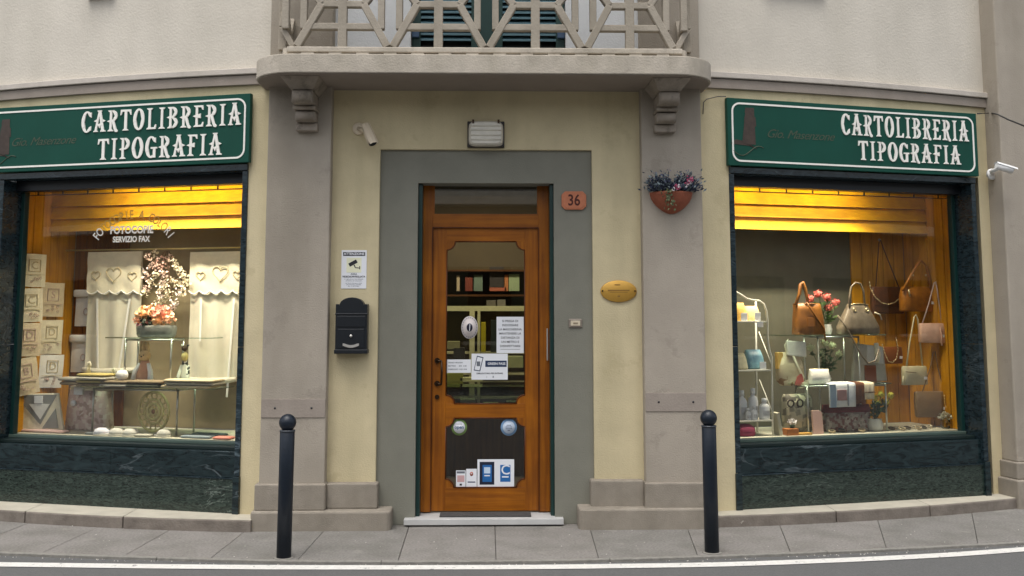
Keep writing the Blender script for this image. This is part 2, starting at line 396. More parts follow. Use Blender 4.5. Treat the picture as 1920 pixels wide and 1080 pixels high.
ln.add(vv, [(2 * i, 2 * i + 2, 2 * i + 3, 2 * i + 1) for i in range(len(xs) - 1)])
struct(ln, 'road_marking', line_m, label='white painted line along the edge of the road')
pv = MB()
pts = [(x, smooth_tab(KERB, x) + .02) for x in xs] + [(6.3, 2.5), (-5.5, 2.5)]
pv.plan(pts, -.1, -.012)
pavement = struct(pv, 'pavement', joint, label='grey stone pavement curving past the shop front')
# slabs: cut by joints roughly square to the kerb
cuts = [(-5.2, -4.75), (-4.55, -4.1), (-3.9, -3.5), (-3.25, -2.9), (-2.62, -2.33), (-1.98, -1.78), (-1.35, -1.2), (-.64, -.62), (.05, .045), (.78, .8), (1.5, 1.62), (2.2, 2.42), (2.95, 3.3), (3.7, 4.15), (4.5, 5.0), (5.3, 5.9)]
for i, (a, b) in enumerate(zip(cuts, cuts[1:])):
    g = .0022; q = MB(); n = 5
    front = [(a[0] + g + (b[0] - a[0] - 2 * g) * k / n) for k in range(n + 1)]
    back = [(a[1] + g + (b[1] - a[1] - 2 * g) * k / n) for k in range(n + 1)]
    # the joint's kerb end is nearer the middle of the photograph than its wall end
    f = [(x * .93, smooth_tab(KERB, x * .93) + .045) for x in front]
    k = [(x, .9) for x in back]
    q.plan(f + k[::-1], -.06, random.uniform(-.001, .0015))
    q.build('paving_slab', random.choice(pave), pavement, .003)
for i in range(7):
    x0, x1 = -5.2 + i * 1.5, -5.2 + (i + 1) * 1.5 - .004
    q = MB(); f = [(x0 + (x1 - x0) * k / 6, smooth_tab(KERB, x0 + (x1 - x0) * k / 6) + random.uniform(-.004, .004)) for k in range(7)]
    b = [(x, smooth_tab(KERB, x) + .042) for x, y in f]
    q.plan(f + b[::-1], -.06, .001); q.build('kerb_stone', kerb_m, pavement, .004)

random.seed(77)
gr_ = MB()
for i in range(260):
    x = random.uniform(-4.2, 4.2); y = smooth_tab(KERB, x) + (random.uniform(-.05, -.004) if i % 3 else random.uniform(.0, .9)); r_ = random.uniform(.002, .0065); z_ = -.0175 if i % 3 else .0005
    gr_.add([(x + r_, y, z_), (x, y + r_, z_), (x - r_, y, z_), (x, y - r_, z_), (x, y, z_ + r_ * 1.2)], [(0, 1, 4), (1, 2, 4), (2, 3, 4), (3, 0, 4)])
tag(gr_.build('grit', mat('grit', '#b3afa6', rough=.9, var=.4, scale=50)), 'scattered pale grit along the kerb and pavement', 'grit', kind='stuff')

# ------------------------------------------------------------------ the shop building
B = tag(empty('shop_building'), 'cream and grey plastered shop building with bowed wings and a balcony', 'building')
def YL(t): return .1887 * t + .0347 * min(t, 2.6) ** 2 + (0 if t < 2.6 else (t - 2.6) * .18)
def YR(t): return .04 + .175 * t + .0347 * min(t, 2.6) ** 2 + (0 if t < 2.6 else (t - 2.6) * .18)
def curved(side, t0, t1, z0, z1, off=0.0, th=.3, n=None, mbx=None):
    """piece of the bowed wing wall between distances t0..t1 from the pilaster; off > 0 stands proud"""
    n = n or max(1, int(abs(t1 - t0) / .15) + 1)
    f, b = [], []
    for i in range(n + 1):
        t = t0 + (t1 - t0) * i / n
        X = -1.73 - t if side < 0 else 1.66 + t
        Y = YL(t) if side < 0 else YR(t)
        f.append((X, Y - off)); b.append((X, Y + th))
    return (mbx or MB()).plan(f + b[::-1], z0, z1)
# centre
cw = MB().prism([(-1.25, .0), (-.868, .0), (-.868, 2.905), (.811, 2.905), (.811, .0), (1.20, .0), (1.20, 3.40), (-1.25, 3.40)], 0, .12)
cw.build('entrance_wall', cream, B, .006)
sm_ = MB().prism([(-.90, .0), (-.568, .0), (-.568, 2.64), (.508, 2.64), (.508, .0), (.85, .0), (.85, 2.95), (-.90, 2.95)], .03, .30)
sm_.build('door_surround', surr, B, .004)
bx(-1.25, 1.20, .005, .3, 3.40, 3.62).build('wall_band', trim, B)
# french window wall above the balcony
ax0, _ = C.at(770, 60, 0); ax1, _ = C.at(1061, 60, 0)
balw = mat('balcony_wall_plaster', '#dde0e2', var=.05, scale=3, bump=.3, bscale=60, **PL)
bx(-1.25, ax0, 0, .3, 3.62, 6.4).build('upper_wall', balw, B)
bx(ax1, 1.20, 0, .3, 3.62, 6.4).build('upper_wall', balw, B)
bx(ax0, ax1, 0, .3, 5.9, 6.4).build('upper_wall', upper, B)
for sx, x0, x1 in ((-1, -1.735, -1.242), (1, 1.193, 1.668)):
    bx(x0, x1, -.10, .3, .30, 6.4).build('pilaster', mauve, B, .008)
    wp = bx(x0 + .005, x1 - .005, -.106, -.09, C.at(550, 783 if sx < 0 else 773, -.1)[1], C.at(550, 748 if sx < 0 else 738, -.1)[1]).build('cover_plate', trim, B, .002)
    zc = C.at(550, 765 if sx < 0 else 755, -.1)[1]
    for fx in (.22, .78):
        MB().loft([(-.108, .008, .008), (-.104, .008, .008)], 10, axis='Y').xf(Matrix.Translation((x0 + (x1 - x0) * fx, 0, zc))).build('bolt', black, wp)
    # plinth: upper courses under pilaster and under cream wall, lower course
    px0, px1 = (x0 - .025, x1 + .012) if sx < 0 else (x0 - .012, x1 + .02)
    bx(px0, px1, -.135, .2, .14, .335).build('plinth_block', plinthm, B, .010)
    if sx < 0:
        bx(px1 - .002, -.845, -.075, .2, .14, .330).build('plinth_block', plinthm, B, .012)
        MB().plan([(-1.79, .2), (-1.775, -.175), (-.76, -.175), (-.735, -.15), (-.735, .1)], -.05, .142).build('plinth_block', plinthm, B, .014)
    else:
        bx(.775, px0 + .002, -.075, .2, .14, .345).build('plinth_block', plinthm, B, .012)
        MB().plan([(1.72, .2), (1.705, -.175), (.70, -.175), (.675, -.15), (.675, .1)], -.05, .152).build('plinth_block', plinthm, B, .014)
# wings
for side, tin, tout, tend in ((-1, .19, 2.50, 5.0), (1, .285, 2.625, 2.79)):
    curved(side, 0, tin, .06, 3.43).build('wing_wall', cream, B)
    curved(side, tin, tout, 2.80, 3.43, th=.18).build('wing_wall', cream, B)
    curved(side, tout, tend, .06, 3.43).build('wing_wall', cream, B)
    curved(side, -.05, tend, 3.425, 3.503, .028).build('string_course', trim, B, .004)
    curved(side, -.05, tend, 3.509, 3.556, .05).build('string_ledge', ledge, B, .005)
    curved(side, -.05, tend, 3.55, 6.4, -.005).build('upper_wall', upper, B)
    # curved step in stone blocks
    def stepY(t): return (-.205 if side < 0 else -.125) + .1 * t + .055 * min(t, 2.8) ** 2 + (0 if t < 2.8 else (t - 2.8) * .3)
    t = .03; k = 0; Ls = (1.0, .83, 1.2, .9, 1.0)
    lim = 4.6 if side < 0 else 2.77
    while t < lim - .1:
        t1 = min(lim, t + Ls[k]); f = []
        for i in range(9):
            tt = t + .003 + (t1 - t - .006) * i / 8; f.append(((-1.73 - tt) if side < 0 else (1.66 + tt), stepY(tt)))
        b = [(x, y + .5) for x, y in f]
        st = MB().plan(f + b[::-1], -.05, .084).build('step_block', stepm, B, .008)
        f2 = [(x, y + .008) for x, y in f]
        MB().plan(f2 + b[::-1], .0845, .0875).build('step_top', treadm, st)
        t = t1; k += 1
# right end pilaster and neighbouring wall
M_end = Matrix.Translation((4.43, .60, 0)) @ Matrix.Rotation(R(12), 4, 'Z')
for nm, m_, x0, y0, z0, z1 in (('end_pilaster', mauve, 0, 0, .37, 6.4), ('plinth_block', plinthm, -.03, -.03, .23, .372), ('plinth_block', plinthm, -.06, -.065, -.05, .232)):
    bx(x0, 2.2, y0, .8, z0, z1).xf(M_end).build(nm, m_, B, .012)

# ------------------------------------------------------------------ balcony
bal = empty('balcony', Matrix.Translation((-.04, 0, 3.384)), B)
def BB(mb): return mb.xf(Matrix.Translation((.04, 0, -3.384)))
def rounded(x0, x1, yf, yb, r, n=10):
    p = [(x0, yb)]
    for i in range(n + 1):
        a = math.pi + math.pi / 2 * i / n; p.append((x0 + r + r * math.cos(a), yf + r + r * math.sin(a)))
    for i in range(n + 1):
        a = 1.5 * math.pi + math.pi / 2 * i / n; p.append((x1 - r + r * math.cos(a), yf + r + r * math.sin(a)))
    return p + [(x1, yb)]
BB(MB().plan(rounded(-1.80, 1.72, -.56, .02, .34), 3.386, 3.53)).build('slab', concrete, bal, .007)
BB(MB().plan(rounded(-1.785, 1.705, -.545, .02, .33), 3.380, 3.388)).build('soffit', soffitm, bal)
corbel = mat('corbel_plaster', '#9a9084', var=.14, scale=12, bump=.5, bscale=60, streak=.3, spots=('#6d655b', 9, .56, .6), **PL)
# console brackets, stepping back towards the wall
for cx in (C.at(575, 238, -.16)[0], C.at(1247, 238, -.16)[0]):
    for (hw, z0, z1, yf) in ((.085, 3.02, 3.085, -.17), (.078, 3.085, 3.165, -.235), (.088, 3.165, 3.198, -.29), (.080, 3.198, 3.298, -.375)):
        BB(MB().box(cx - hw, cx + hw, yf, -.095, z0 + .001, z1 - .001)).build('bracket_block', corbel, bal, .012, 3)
    q = MB(); a, b = .085, .15
    q.add([(cx - a, -.385, 3.298), (cx + a, -.385, 3.298), (cx + a, -.095, 3.298), (cx - a, -.095, 3.298), (cx - b, -.50, 3.379), (cx + b, -.50, 3.379), (cx + b, -.095, 3.379), (cx - b, -.095, 3.379)],
          [(0, 3, 2, 1), (4, 5, 6, 7), (0, 1, 5, 4), (1, 2, 6, 5), (2, 3, 7, 6), (3, 0, 4, 7)])
    BB(q).build('bracket_cap', corbel, bal, .008)
    BB(MB().loft([(cx - .07, .045, .045, -.365, 3.248), (cx + .07, .045, .045, -.365, 3.248)], 14, axis='X')).build('bracket_roll', corbel, bal)
    BB(MB().loft([(cx - .066, .036, .036, -.232, 3.125), (cx + .066, .036, .036, -.232, 3.125)], 14, axis='X')).build('bracket_roll', corbel, bal)
# openwork railing
YF = -.50
def rp(px, py): return C.at(px, py, YF)
zb0 = rp(900, 103)[1]; zb1 = rp(900, 89)[1]
zbot = rp(900, 88)[1]; zh1 = rp(900, 50)[1]; zh2 = rp(900, 8)[1]; zmid = rp(900, -40)[1]
V = [rp(x, 60)[0] for x in (551, 731, 912, 1096, 1267)]
BT = .050; DEP = .068
def rail_bar(name, p, q, w_=BT, k=0):
    BB(MB().bar(p, q, w_, YF + k * .0015, YF + DEP - k * .0015)).build(name, concrete2, bal, .006)
BB(MB().box(V[0] - .05, V[-1] + .05, YF - .006, YF + DEP + .01, zb0 + .014, zb1)).build('bottom_rail', concrete, bal, .008)
for i in range(14):
    x = V[0] + (V[-1] - V[0]) * (i + .5) / 14
    BB(MB().box(x - .045, x + .05, YF, YF + DEP, 3.528, zb0 + .016)).build('rail_foot', concrete, bal)
ztop = zmid + (zmid - zbot)
BB(MB().box(V[0] - .05, V[-1] + .05, YF - .02, YF + DEP + .02, ztop, ztop + .08)).build('top_rail', concrete, bal, .008)
for v in V:
    for d in (-.068, .068):
        zlo = zh1 - .02 + .0
        rail_bar('railing_post', (v + d, zlo), (v + d, 2 * zmid - zlo), .050, 2)
for a, b in zip(V, V[1:]):
    c_ = (a + b) / 2; hw = (b - a) / 2; e1 = c_ - hw * .44; e2 = c_ + hw * .44
    rail_bar('railing_upright', (c_, zb1 - .005), (c_, ztop + .005), .067, 3)
    for up in (0, 1):
        Z = (lambda z: z) if not up else (lambda z: 2 * zmid - z)
        for s_, e in ((a, e1), (b, e2)):
            rail_bar('railing_diagonal', (s_ + (.02 if s_ == a else -.02), Z(zbot)), (e, Z(zh2)), .055, 0)
            rail_bar('railing_diagonal', (e, Z(zh2)), (s_ + (.068 if s_ == a else -.068), Z(zmid - .02)), .052, 1)
        f1 = (zh1 - zbot) / (zh2 - zbot)
        x1 = a + (e1 - a) * f1; x2 = b + (e2 - b) * f1
        rail_bar('railing_bar', (x1, Z(zh1)), (x2, Z(zh1)), .050, 4)
        rail_bar('railing_bar', (e1, Z(zh2)), (e2, Z(zh2)), .050, 4)
for sg, xv in ((-1, V[0]), (1, V[-1])):          # returns to the wall
    xr = xv + sg * .105
    def side_bar(p, q, w_, k=0):                 # (y,z) bar on the side face
        m = MB().bar(p, q, w_, -DEP / 2 + k * .002, DEP / 2 - k * .002)
        BB(m.xf(Matrix.Translation((xr, 0, 0)) @ Matrix(((0, 1, 0, 0), (1, 0, 0, 0), (0, 0, 1, 0), (0, 0, 0, 1))))).build('railing_return', concrete2, bal, .005)
    ys = YF + .12
    side_bar((ys, zb0 + .03), (0, zb0 + .03), .055)
    side_bar((ys, zb1), (ys, ztop), .05, 1); side_bar((-.04, zb1), (-.04, ztop), .05, 1)
    side_bar((ys, zbot + .02), ((ys) / 2, zh1), .045, 2); side_bar((-.04, zbot + .02), ((ys) / 2, zh1), .045, 2)
    side_bar((ys / 2, zh1), (ys, zh2 + .05), .045, 3); side_bar((ys / 2, zh1), (-.04, zh2 + .05), .045, 3)
    # rounded corner
    pts = [(xv + sg * .05 + sg * .055 * math.sin(a), YF + DEP / 2 + .10 - .10 * math.cos(a)) for a in [i * math.pi / 2 / 6 for i in range(7)]]
    o_ = [(x, y) for x, y in pts]; inn = [(x - sg * .03, y + .035) for x, y in pts]
    BB(MB().plan(o_ + inn[::-1], zb0 + .014, zb1)).build('bottom_rail', concrete, bal)
    BB(MB().bar((xv + sg * .01, zbot), (xv + sg * .10, zh1), .042, YF + .03, YF + .085)).build('railing_diagonal', concrete2, bal, .005)
    BB(MB().bar((xv + sg * .10, zh1), (xv + sg * .07, zh2), .042, YF + .03, YF + .085)).build('railing_diagonal', concrete2, bal, .005)

# french window with louvred shutters behind the railing
shut = mat('shutter_green', '#183a36', rough=0.5, var=0.12, scale=12)
louv = mat('louvre_green', '#4d6c76', rough=0.5, var=0.1, scale=12)
fw = bx(ax0, ax1, .16, .20, 3.5, 5.9).build('french_window', mat('window_dark', '#0c1214', rough=0.3), B)
mid = (C.at(913, 60, .1)[0])
bx(mid - .055, mid + .055, .05, .14, 3.5, 5.9).build('shutter_post', shut, fw, .004)
for x0, x1 in ((ax0 + .005, mid - .057), (mid + .057, ax1 - .005)):
    bx(x0, x0 + .07, .08, .13, 3.55, 5.9).build('shutter_stile', shut, fw, .003)
    bx(x1 - .07, x1, .08, .13, 3.55, 5.9).build('shutter_stile', shut, fw, .003)
    z = C.at(900, 78, .1)[1]
    while z < 4.6:
        MB().add([(x0 + .07, .082, z), (x1 - .07, .082, z), (x1 - .07, .125, z + .035), (x0 + .07, .125, z + .035), (x0 + .07, .082, z + .012), (x1 - .07, .082, z + .012), (x1 - .07, .125, z + .047), (x0 + .07, .125, z + .047)],
                 [(0, 1, 5, 4), (4, 5, 6, 7), (0, 3, 2, 1), (1, 2, 6, 5), (0, 4, 7, 3)]).build('louvre', louv, fw)
        z += .046
    xe = x0 if x0 < mid - .3 else x1
    hz = C.at(900, 62, .1)[1]
    bx((x0 if x0 < mid - .2 else x1 - .06), (x0 + .06 if x0 < mid - .2 else x1), .05, .085, hz - .05, hz + .06).build('shutter_hinge', mat('hinge_blue', '#3d5572', rough=.5), fw, .004)
# window sills just showing at the top edge of the photograph
sillm = mat('sill_stone', '#a08e7c', rough=.9, var=.1)
for side, pa, pb in ((-1, 155, 210), (1, 1425, 1545)):
    X0, z0 = C.at(pa, 4, .3); X1, _ = C.at(pb, 4, .3)
    t0, t1 = ((-1.73 - X1, -1.73 - X0) if side < 0 else (X0 - 1.66, X1 - 1.66))
    curved(side, t0, t1, z0 + .062, z0 + .13, .05, .1).build('window_sill', sillm, B)

# ------------------------------------------------------------------ shop windows
def boxes_in(fr, *a): return MB().box(*a).xf(fr.M)
case_lamps = []
def shop_window(fr, u0, u1, jo, lab, side):
    """u0..u1: clear opening between the marble jambs"""
    W = boxes_in(fr, u0 + .03, u1 - .03, .245, .253, .60, 2.73).build('shop_window', win_glass, B, label=lab)
    for a, b in ((u0 - (jo if u0 < -1 else .045), u0), (u1, u1 + (.045 if side > 0 or True else jo))):
        boxes_in(fr, a, b, .0, .26, .37, 1.35).build('marble_jamb', jamb_m, W, .003)
        boxes_in(fr, a, b, .0, .26, 1.353, 2.734).build('marble_jamb', jamb_m, W, .003)
        boxes_in(fr, a - .004, b + .004, -.012, .26, .085, .368).build('jamb_foot', blue_m, W, .003)
    boxes_in(fr, u0 - .045, u1 + .045, -.008, .26, 2.737, 2.788).build('marble_lintel', jamb_m, W, .003)
    # plinth slabs
    n = 2; wd = (u1 - u0) / n
    for i in range(n):
        boxes_in(fr, u0 + wd * i + .001, u0 + wd * (i + 1) - .001, .035, .2, .352, .547).build('marble_slab', blue_m, W, .002)
    boxes_in(fr, u0 + .001, u1 - .001, .012, .2, .085, .345).build('marble_slab', green_m, W, .002)
    boxes_in(fr, u0 + .001, u1 - .001, .006, .2, .3455, .3515).build('marble_ledge', jamb_m, W)
    # painted frame
    for a in ((u0 + .001, u0 + .035, .21, .27, .60, 2.70), (u1 - .035, u1 - .001, .21, .27, .60, 2.70)):
        boxes_in(fr, *a).build('window_frame', green_paint, W, .003)
    boxes_in(fr, u0 + .001, u1 - .001, .10, .27, .548, .575).build('window_sill', mat('sill_green', '#0d1f1d', rough=.5), W, .004)
    boxes_in(fr, u0 + .001, u1 - .001, .20, .27, .575, .60).build('window_frame', mat('frame_light', '#4a5a52', rough=.5), W, .004)
    boxes_in(fr, u0 + .001, u1 - .001, .14, .24, 2.655, 2.7365).build('shutter_box', black, W, .003)
    # security roller grille tucked under the box: links and rods
    gm = mat('grille_steel', '#4b463c', rough=.4, metal=.6)
    gr = boxes_in(fr, u0 + .04, u1 - .04, .262, .268, 2.628, 2.634).build('roller_grille', gm, W)
    for i in range(9):
        u = u0 + (u1 - u0) * (i + .5) / 9
        boxes_in(fr, u - .006, u + .006, .262, .270, 2.628, 2.70).build('grille_link', gm, gr)
    return W
WL = shop_window(L, -2.46, -.235, .12, 'left shop window with green marble base and linens on show', -1)
WR = shop_window(Rr, .32, 2.60, .045, 'right shop window with green marble base and handbags on show', 1)

def display_case(fr, u0, u1, wood_from, wood_to, side):
    zf, zc = .60, 2.95; yb = .95
    D_ = boxes_in(fr, u0, u1, .275, yb, zf - .03, zf).build('display_case', casefloor, B)
    boxes_in(fr, u0 - .05, u1 + .05, yb + .021, yb + .06, zf, zc).build('case_back', khaki if side < 0 else greyback, D_)
    boxes_in(fr, u0 - .05, u1 + .05, .24, yb + .06, zc, zc + .03).build('case_ceiling', mat('case_ceiling', '#6a4a20', rough=.8), D_)
    boxes_in(fr, u0 - .06, u1 + .06, .275, yb, zf - .06, zf - .031).build('case_base', black, D_)
    # vertical pine planks on the end wall and on part of the back wall
    for ue in ((u0,) if side < 0 else (u1,)):
        n = 6
        for i in range(n):
            y0 = .28 + (yb - .28) * i / n
            a, b = (ue - .02, ue) if side < 0 else (ue, ue + .02)
            boxes_in(fr, a - (.003 if i % 2 else 0), b, y0 + .003, y0 + (yb - .28) / n - .003, zf, zc).build('plank', pine, D_, .004)
        boxes_in(fr, *((ue - .04, ue - .025) if side < 0 else (ue + .025, ue + .04)), .28, yb, zf, zc).build('case_end', pine_d, D_)
    ue = (u1 if side < 0 else u0)
    boxes_in(fr, *((ue, ue + .03) if side < 0 else (ue - .03, ue)), .28, yb + .02, zf, zc).build('case_end', khaki if side < 0 else greyback, D_)
    n = max(2, int(abs(wood_to - wood_from) / .11)); wd = (wood_to - wood_from) / n
    for i in range(n):
        boxes_in(fr, wood_from + wd * i + .003, wood_from + wd * (i + 1) - .003, yb, yb + .02, zf, zc).build('plank', pine_d if side < 0 else pine, D_, .004)
    # lit pelmet of horizontal boards high at the back
    yl = .60
    for i, (a, b) in enumerate(((2.345, 2.452), (2.455, 2.565), (2.568, 2.675), (2.678, 2.78))):
        z0, z1 = a, b
        m = MB().add([(u0, yl - .012, z0), (u1, yl - .012, z0), (u1, yl + .03, z1), (u0, yl + .03, z1), (u0, yl + .03, z0), (u1, yl + .03, z0), (u0, yl + .05, z1), (u1, yl + .05, z1)],
                     [(0, 1, 2, 3), (0, 4, 5, 1), (3, 2, 7, 6), (4, 6, 7, 5)])
        m.xf(fr.M).build('pelmet_board', pinex, D_)
    return D_
DL = display_case(L, -2.47, -.225, -2.47, -1.9, -1)
DR = display_case(Rr, .31, 2.61, 2.03, 2.61, 1)
def case_lamp(fr, uc, ln_, lab):
    t = thing('tube_lamp', lab, 'lamp', fr, uc, .335, 2.715)
    MB().box(-ln_ / 2, ln_ / 2, -.03, .03, .02, .05).build('housing', white, t)
    MB().tube([(-ln_ / 2 + .03, 0, 0), (ln_ / 2 - .03, 0, 0)], .013, 10).build('tube', emit('tube_glow', (1, .80, .42), 1.6), t)
    for nm, en, c_, rx, yy in (('tube_light', 6.5, (1.0, .82, .48), 88, .0), ('tube_downlight', 25, (1.0, .90, .70), -2, .0)):
        la = bpy.data.lights.new(nm, 'AREA'); la.shape = 'RECTANGLE'; la.size = ln_ - .1; la.size_y = .04; la.energy = en; la.color = c_; la.spread = R(180 if rx > 20 else 104)
        lo = bpy.data.objects.new(nm, la); col.objects.link(lo); lo.parent = t
        lo.location = (0, yy, -.018); lo.rotation_euler = (R(rx), 0, 0)
case_lamp(L, -1.05, 1.5, 'fluorescent tube above the linens in the left window')
case_lamp(Rr, 1.15, 1.5, 'fluorescent tube above the handbags in the right window')

# ------------------------------------------------------------------ entrance door (part of the building)
YD = .20
def dp(px, py): return C.at(px, py, YD)
fx0, fx1 = dp(789, 650)[0], dp(1030, 650)[0]
lx0, lx1 = dp(810, 650)[0], dp(1010, 650)[0]
zlt, zlb = dp(910, 427)[1], dp(910, 958)[1]
ztr0, ztr1 = dp(910, 402)[1], 2.645
tx0, tx1 = dp(815, 380)[0], dp(1007, 380)[0]
door = bx(lx0 + .003, dp(837, 600)[0], YD, YD + .045, zlb, zlt).build('door', door_w, B, .003, label='varnished wooden door with two shaped glass panes')
px0, px1 = dp(837, 600)[0], dp(984, 600)[0]
qx0, qx1 = dp(834, 850)[0], dp(985, 850)[0]
zu0, zu1 = dp(910, 757)[1], dp(910, 453)[1]
zl0, zl1 = dp(910, 914)[1], dp(910, 784)[1]
bx(px1, lx1 - .003, YD, YD + .045, zlb, zlt).build('door_stile', door_w, door, .003)
bx(px0 - .0005, px1 + .0005, YD + .0015, YD + .045, zu1, zlt - .001).build('door_rail', door_wx, door, .002)
bx(px0 - .0005, px1 + .0005, YD + .0015, YD + .045, zl1, zu0).build('door_rail', door_wx, door, .002)
bx(px0 - .0005, px1 + .0005, YD + .0015, YD + .045, zlb, zl0).build('door_rail', door_wx, door, .002)
def corner(x, z, sx, sz, r):
    pts = [(x, z)] + [(x + sx * r * math.cos(a), z + sz * r * math.sin(a)) for a in [i * math.pi / 2 / 8 for i in range(9)]]
    MB().prism(pts, YD + .003, YD + .043).build('door_corner', door_w, door)
    arc = [(x + sx * r * math.cos(a), YD + .004, z + sz * r * math.sin(a)) for a in [i * math.pi / 2 / 8 for i in range(9)]]
    MB().tube(arc, .006, 6).build('bead', door_d, door)
for (x0, x1, z0, z1, r) in ((px0, px1, zu0, zu1, .068), (px0, px1, zl0, zl1, .066)):
    for x, sx in ((x0, 1), (x1, -1)):
        for z, sz in ((z0, 1), (z1, -1)): corner(x, z, sx, sz, r)
    for x in (x0, x1): MB().tube([(x, YD + .004, z0 + r), (x, YD + .004, z1 - r)], .006, 6).build('bead', door_d, door)
    for z in (z0, z1): MB().tube([(x0 + r, YD + .004, z), (x1 - r, YD + .004, z)], .006, 6).build('bead', door_d, door)
    bx(x0, x1, YD + .020, YD + .026, z0, z1).build('pane', door_glass, door)
# handle, lock and rebate line
hx = dp(820, 680)[0]
hz0, hz1 = dp(820, 719)[1], dp(820, 676)[1]
hd = MB()
for z in (hz0, hz1):
    hd.tube([(hx, YD, z), (hx, YD - .012, z)], .022, 14); hd.tube([(hx, YD - .01, z), (hx, YD - .035, z), (hx + .035, YD - .05, z - .004)], .009, 8)
hd.tube([(hx + .035, YD - .05, hz1 - .004), (hx + .038, YD - .052, (hz0 + hz1) / 2), (hx + .035, YD - .05, hz0 - .004)], .008, 8)
hd.build('handle', bronze, door)
MB().tube([(hx, YD, dp(820, 744)[1]), (hx, YD - .012, dp(820, 744)[1])], .018, 14).build('keyhole_plate', bronze, door)
# frame
frame = bx(fx0, lx0, YD - .012, YD + .06, .065, ztr1).build('door_frame', door_w, B, .003)
bx(lx1, fx1, YD - .012, YD + .06, .065, ztr1).build('frame_post', door_w, frame, .003)
bx(lx0 - .001, lx1 + .001, YD - .010, YD + .06, zlt, ztr0 + .003).build('transom_rail', door_wx, frame, .003)
for x in (tx0, tx1):
    s_ = -1 if x == tx0 else 1
    bx(*( (lx0 - .001, tx0) if s_ < 0 else (tx1, lx1 + .001)), YD - .006, YD + .05, ztr0, ztr1).build('transom_post', door_w, frame)
bx(tx0, tx1, YD + .02, YD + .026, ztr0, ztr1).build('transom_pane', glass('transom_glass', (.5, .5, .48), 2.0), frame)
for x, s_ in ((lx0, 1), (lx1, -1)):
    bx(x - .004, x + .004, YD - .018, YD - .010, zlb, zlt).build('stop_bead', door_d, frame)
bx(lx0, lx1, YD - .017, YD - .009, zlt - .005, zlt + .004).build('stop_bead', door_d, frame)
for x in (dp(790.5, 640)[0], dp(1026, 640)[0]):
    bx(x - .006, x + .006, YD - .022, YD - .010, dp(790, 676)[1], dp(790, 616)[1]).build('frame_strip', alu, frame, .002)
for x0, x1 in ((-.5665, -.535), (.478, .5065)):
    bx(x0, x1, .07, .186, .055, 2.638).build('shutter_guide', green_paint, frame, .002)
bx(-.5, .445, YD + .05, YD + .3, .02, .066).build('inner_sill', trim, frame)
# threshold slab
tm = mat('threshold_marble', '#bcbcba', rough=.5, var=.08, scale=8)
bx(C.at(757, 985, -.03)[0], C.at(1057, 985, -.03)[0], -.045, .25, .012, .056).build('threshold', tm, B, .004)
matm = mat('doormat', '#4c4a49', rough=1.0, var=.2, scale=120, bump=.8, bscale=300)
dm = MB().box(-.36, .345, -.075, .075, 0, .012)
solo(dm, 'door_mat', matm, 'dark grey doormat on the marble threshold', 'doormat', C, -.02, .10, .0565, bevel=.004)

# ------------------------------------------------------------------ shop room behind the door
iw = mat('room_wall', '#a49b80', rough=.9, var=.08)
ifl = mat('room_floor', '#6b6258', rough=.6, var=.1)
room = bx(-2.2, 2.2, .31, 4.4, -.02, .04).build('shop_room', ifl, B)
bx(-2.2, 2.2, 4.3, 4.4, .04, 3.2).build('room_wall', iw, room)
bx(-2.3, -2.2, 1.35, 4.4, .04, 3.2).build('room_wall', iw, room); bx(2.2, 2.3, 1.35, 4.4, .04, 3.2).build('room_wall', iw, room)
bx(-2.3, 2.3, .31, 4.4, 3.2, 3.3).build('room_ceiling', iw, room)
bx(-1.55, -.62, .31, 1.36, .04, 3.2).build('partition', iw, room); bx(.56, 1.5, .31, 1.36, .04, 3.2).build('partition', iw, room)
rl = thing('added_ceiling_lamp', 'white panel lamp on the ceiling of the shop room', 'lamp', C, -.1, 2.2, 3.16)  # out of sight; added so the room behind the door is bright enough
MB().box(-.6, .6, -.15, .15, 0, .035).build('housing', white, rl)
MB().box(-.57, .57, -.12, .12, -.012, 0).build('diffuser', emit('added_lamp_glow', (1, .93, .78), 1.2), rl)
la = bpy.data.lights.new('added_lamp_light', 'AREA'); la.shape = 'RECTANGLE'; la.size = 1.1; la.size_y = .22; la.energy = 30; la.color = (1, .9, .7)
lo = bpy.data.objects.new('added_lamp_light', la); col.objects.link(lo); lo.parent = rl; lo.location = (0, 0, -.02)
shelfm = mat('shelf_cream', '#cbc79c', rough=.6, var=.05)
brownm = wood('shelf_brown', '#6b4526', '#4d2f18', axis='X')
YS = 3.0
def ip(px, py, y=YS): return C.at(px, py, y)
sh = thing('shelf_unit', 'cream shelf unit with boxes at the back of the shop', 'shelf', C, 0, YS, .04)
X0, X1 = -.95, .95
zt = ip(900, 578)[1] - .04
xm = ip(890, 600)[0]
MB().box(X0, X1, -.02, .35, zt - .03, zt + .025).build('top_board', shelfm, sh)
MB().box(xm - .055, xm + .0, -.02, .3, 0, zt - .03).build('upright', shelfm, sh); MB().box(xm + .03, xm + .06, -.02, .3, 0, zt - .03).build('upright', shelfm, sh)
MB().box(X0, X0 + .05, -.02, .3, 0, zt - .03).build('upright', shelfm, sh); MB().box(X1 - .05, X1, -.02, .3, 0, zt - .03).build('upright', shelfm, sh)
for py, d in ((552, .3), (505, .3)):
    z = ip(900, py)[1] - .04
    MB().box(X0, X1, .05, .35, z - .02, z).build('shelf_board', brownm, sh)
for py in (660, 700, 745):
    z = ip(900, py)[1] - .04
    MB().box(X0, X1, .03, .33, z - .02, z).build('shelf_board', shelfm, sh)
MB().box(X0, X1, .36, .38, 0, 2.9).build('back_board', mat('shelf_back', '#5a4c34', rough=.8), sh)
bi = 0
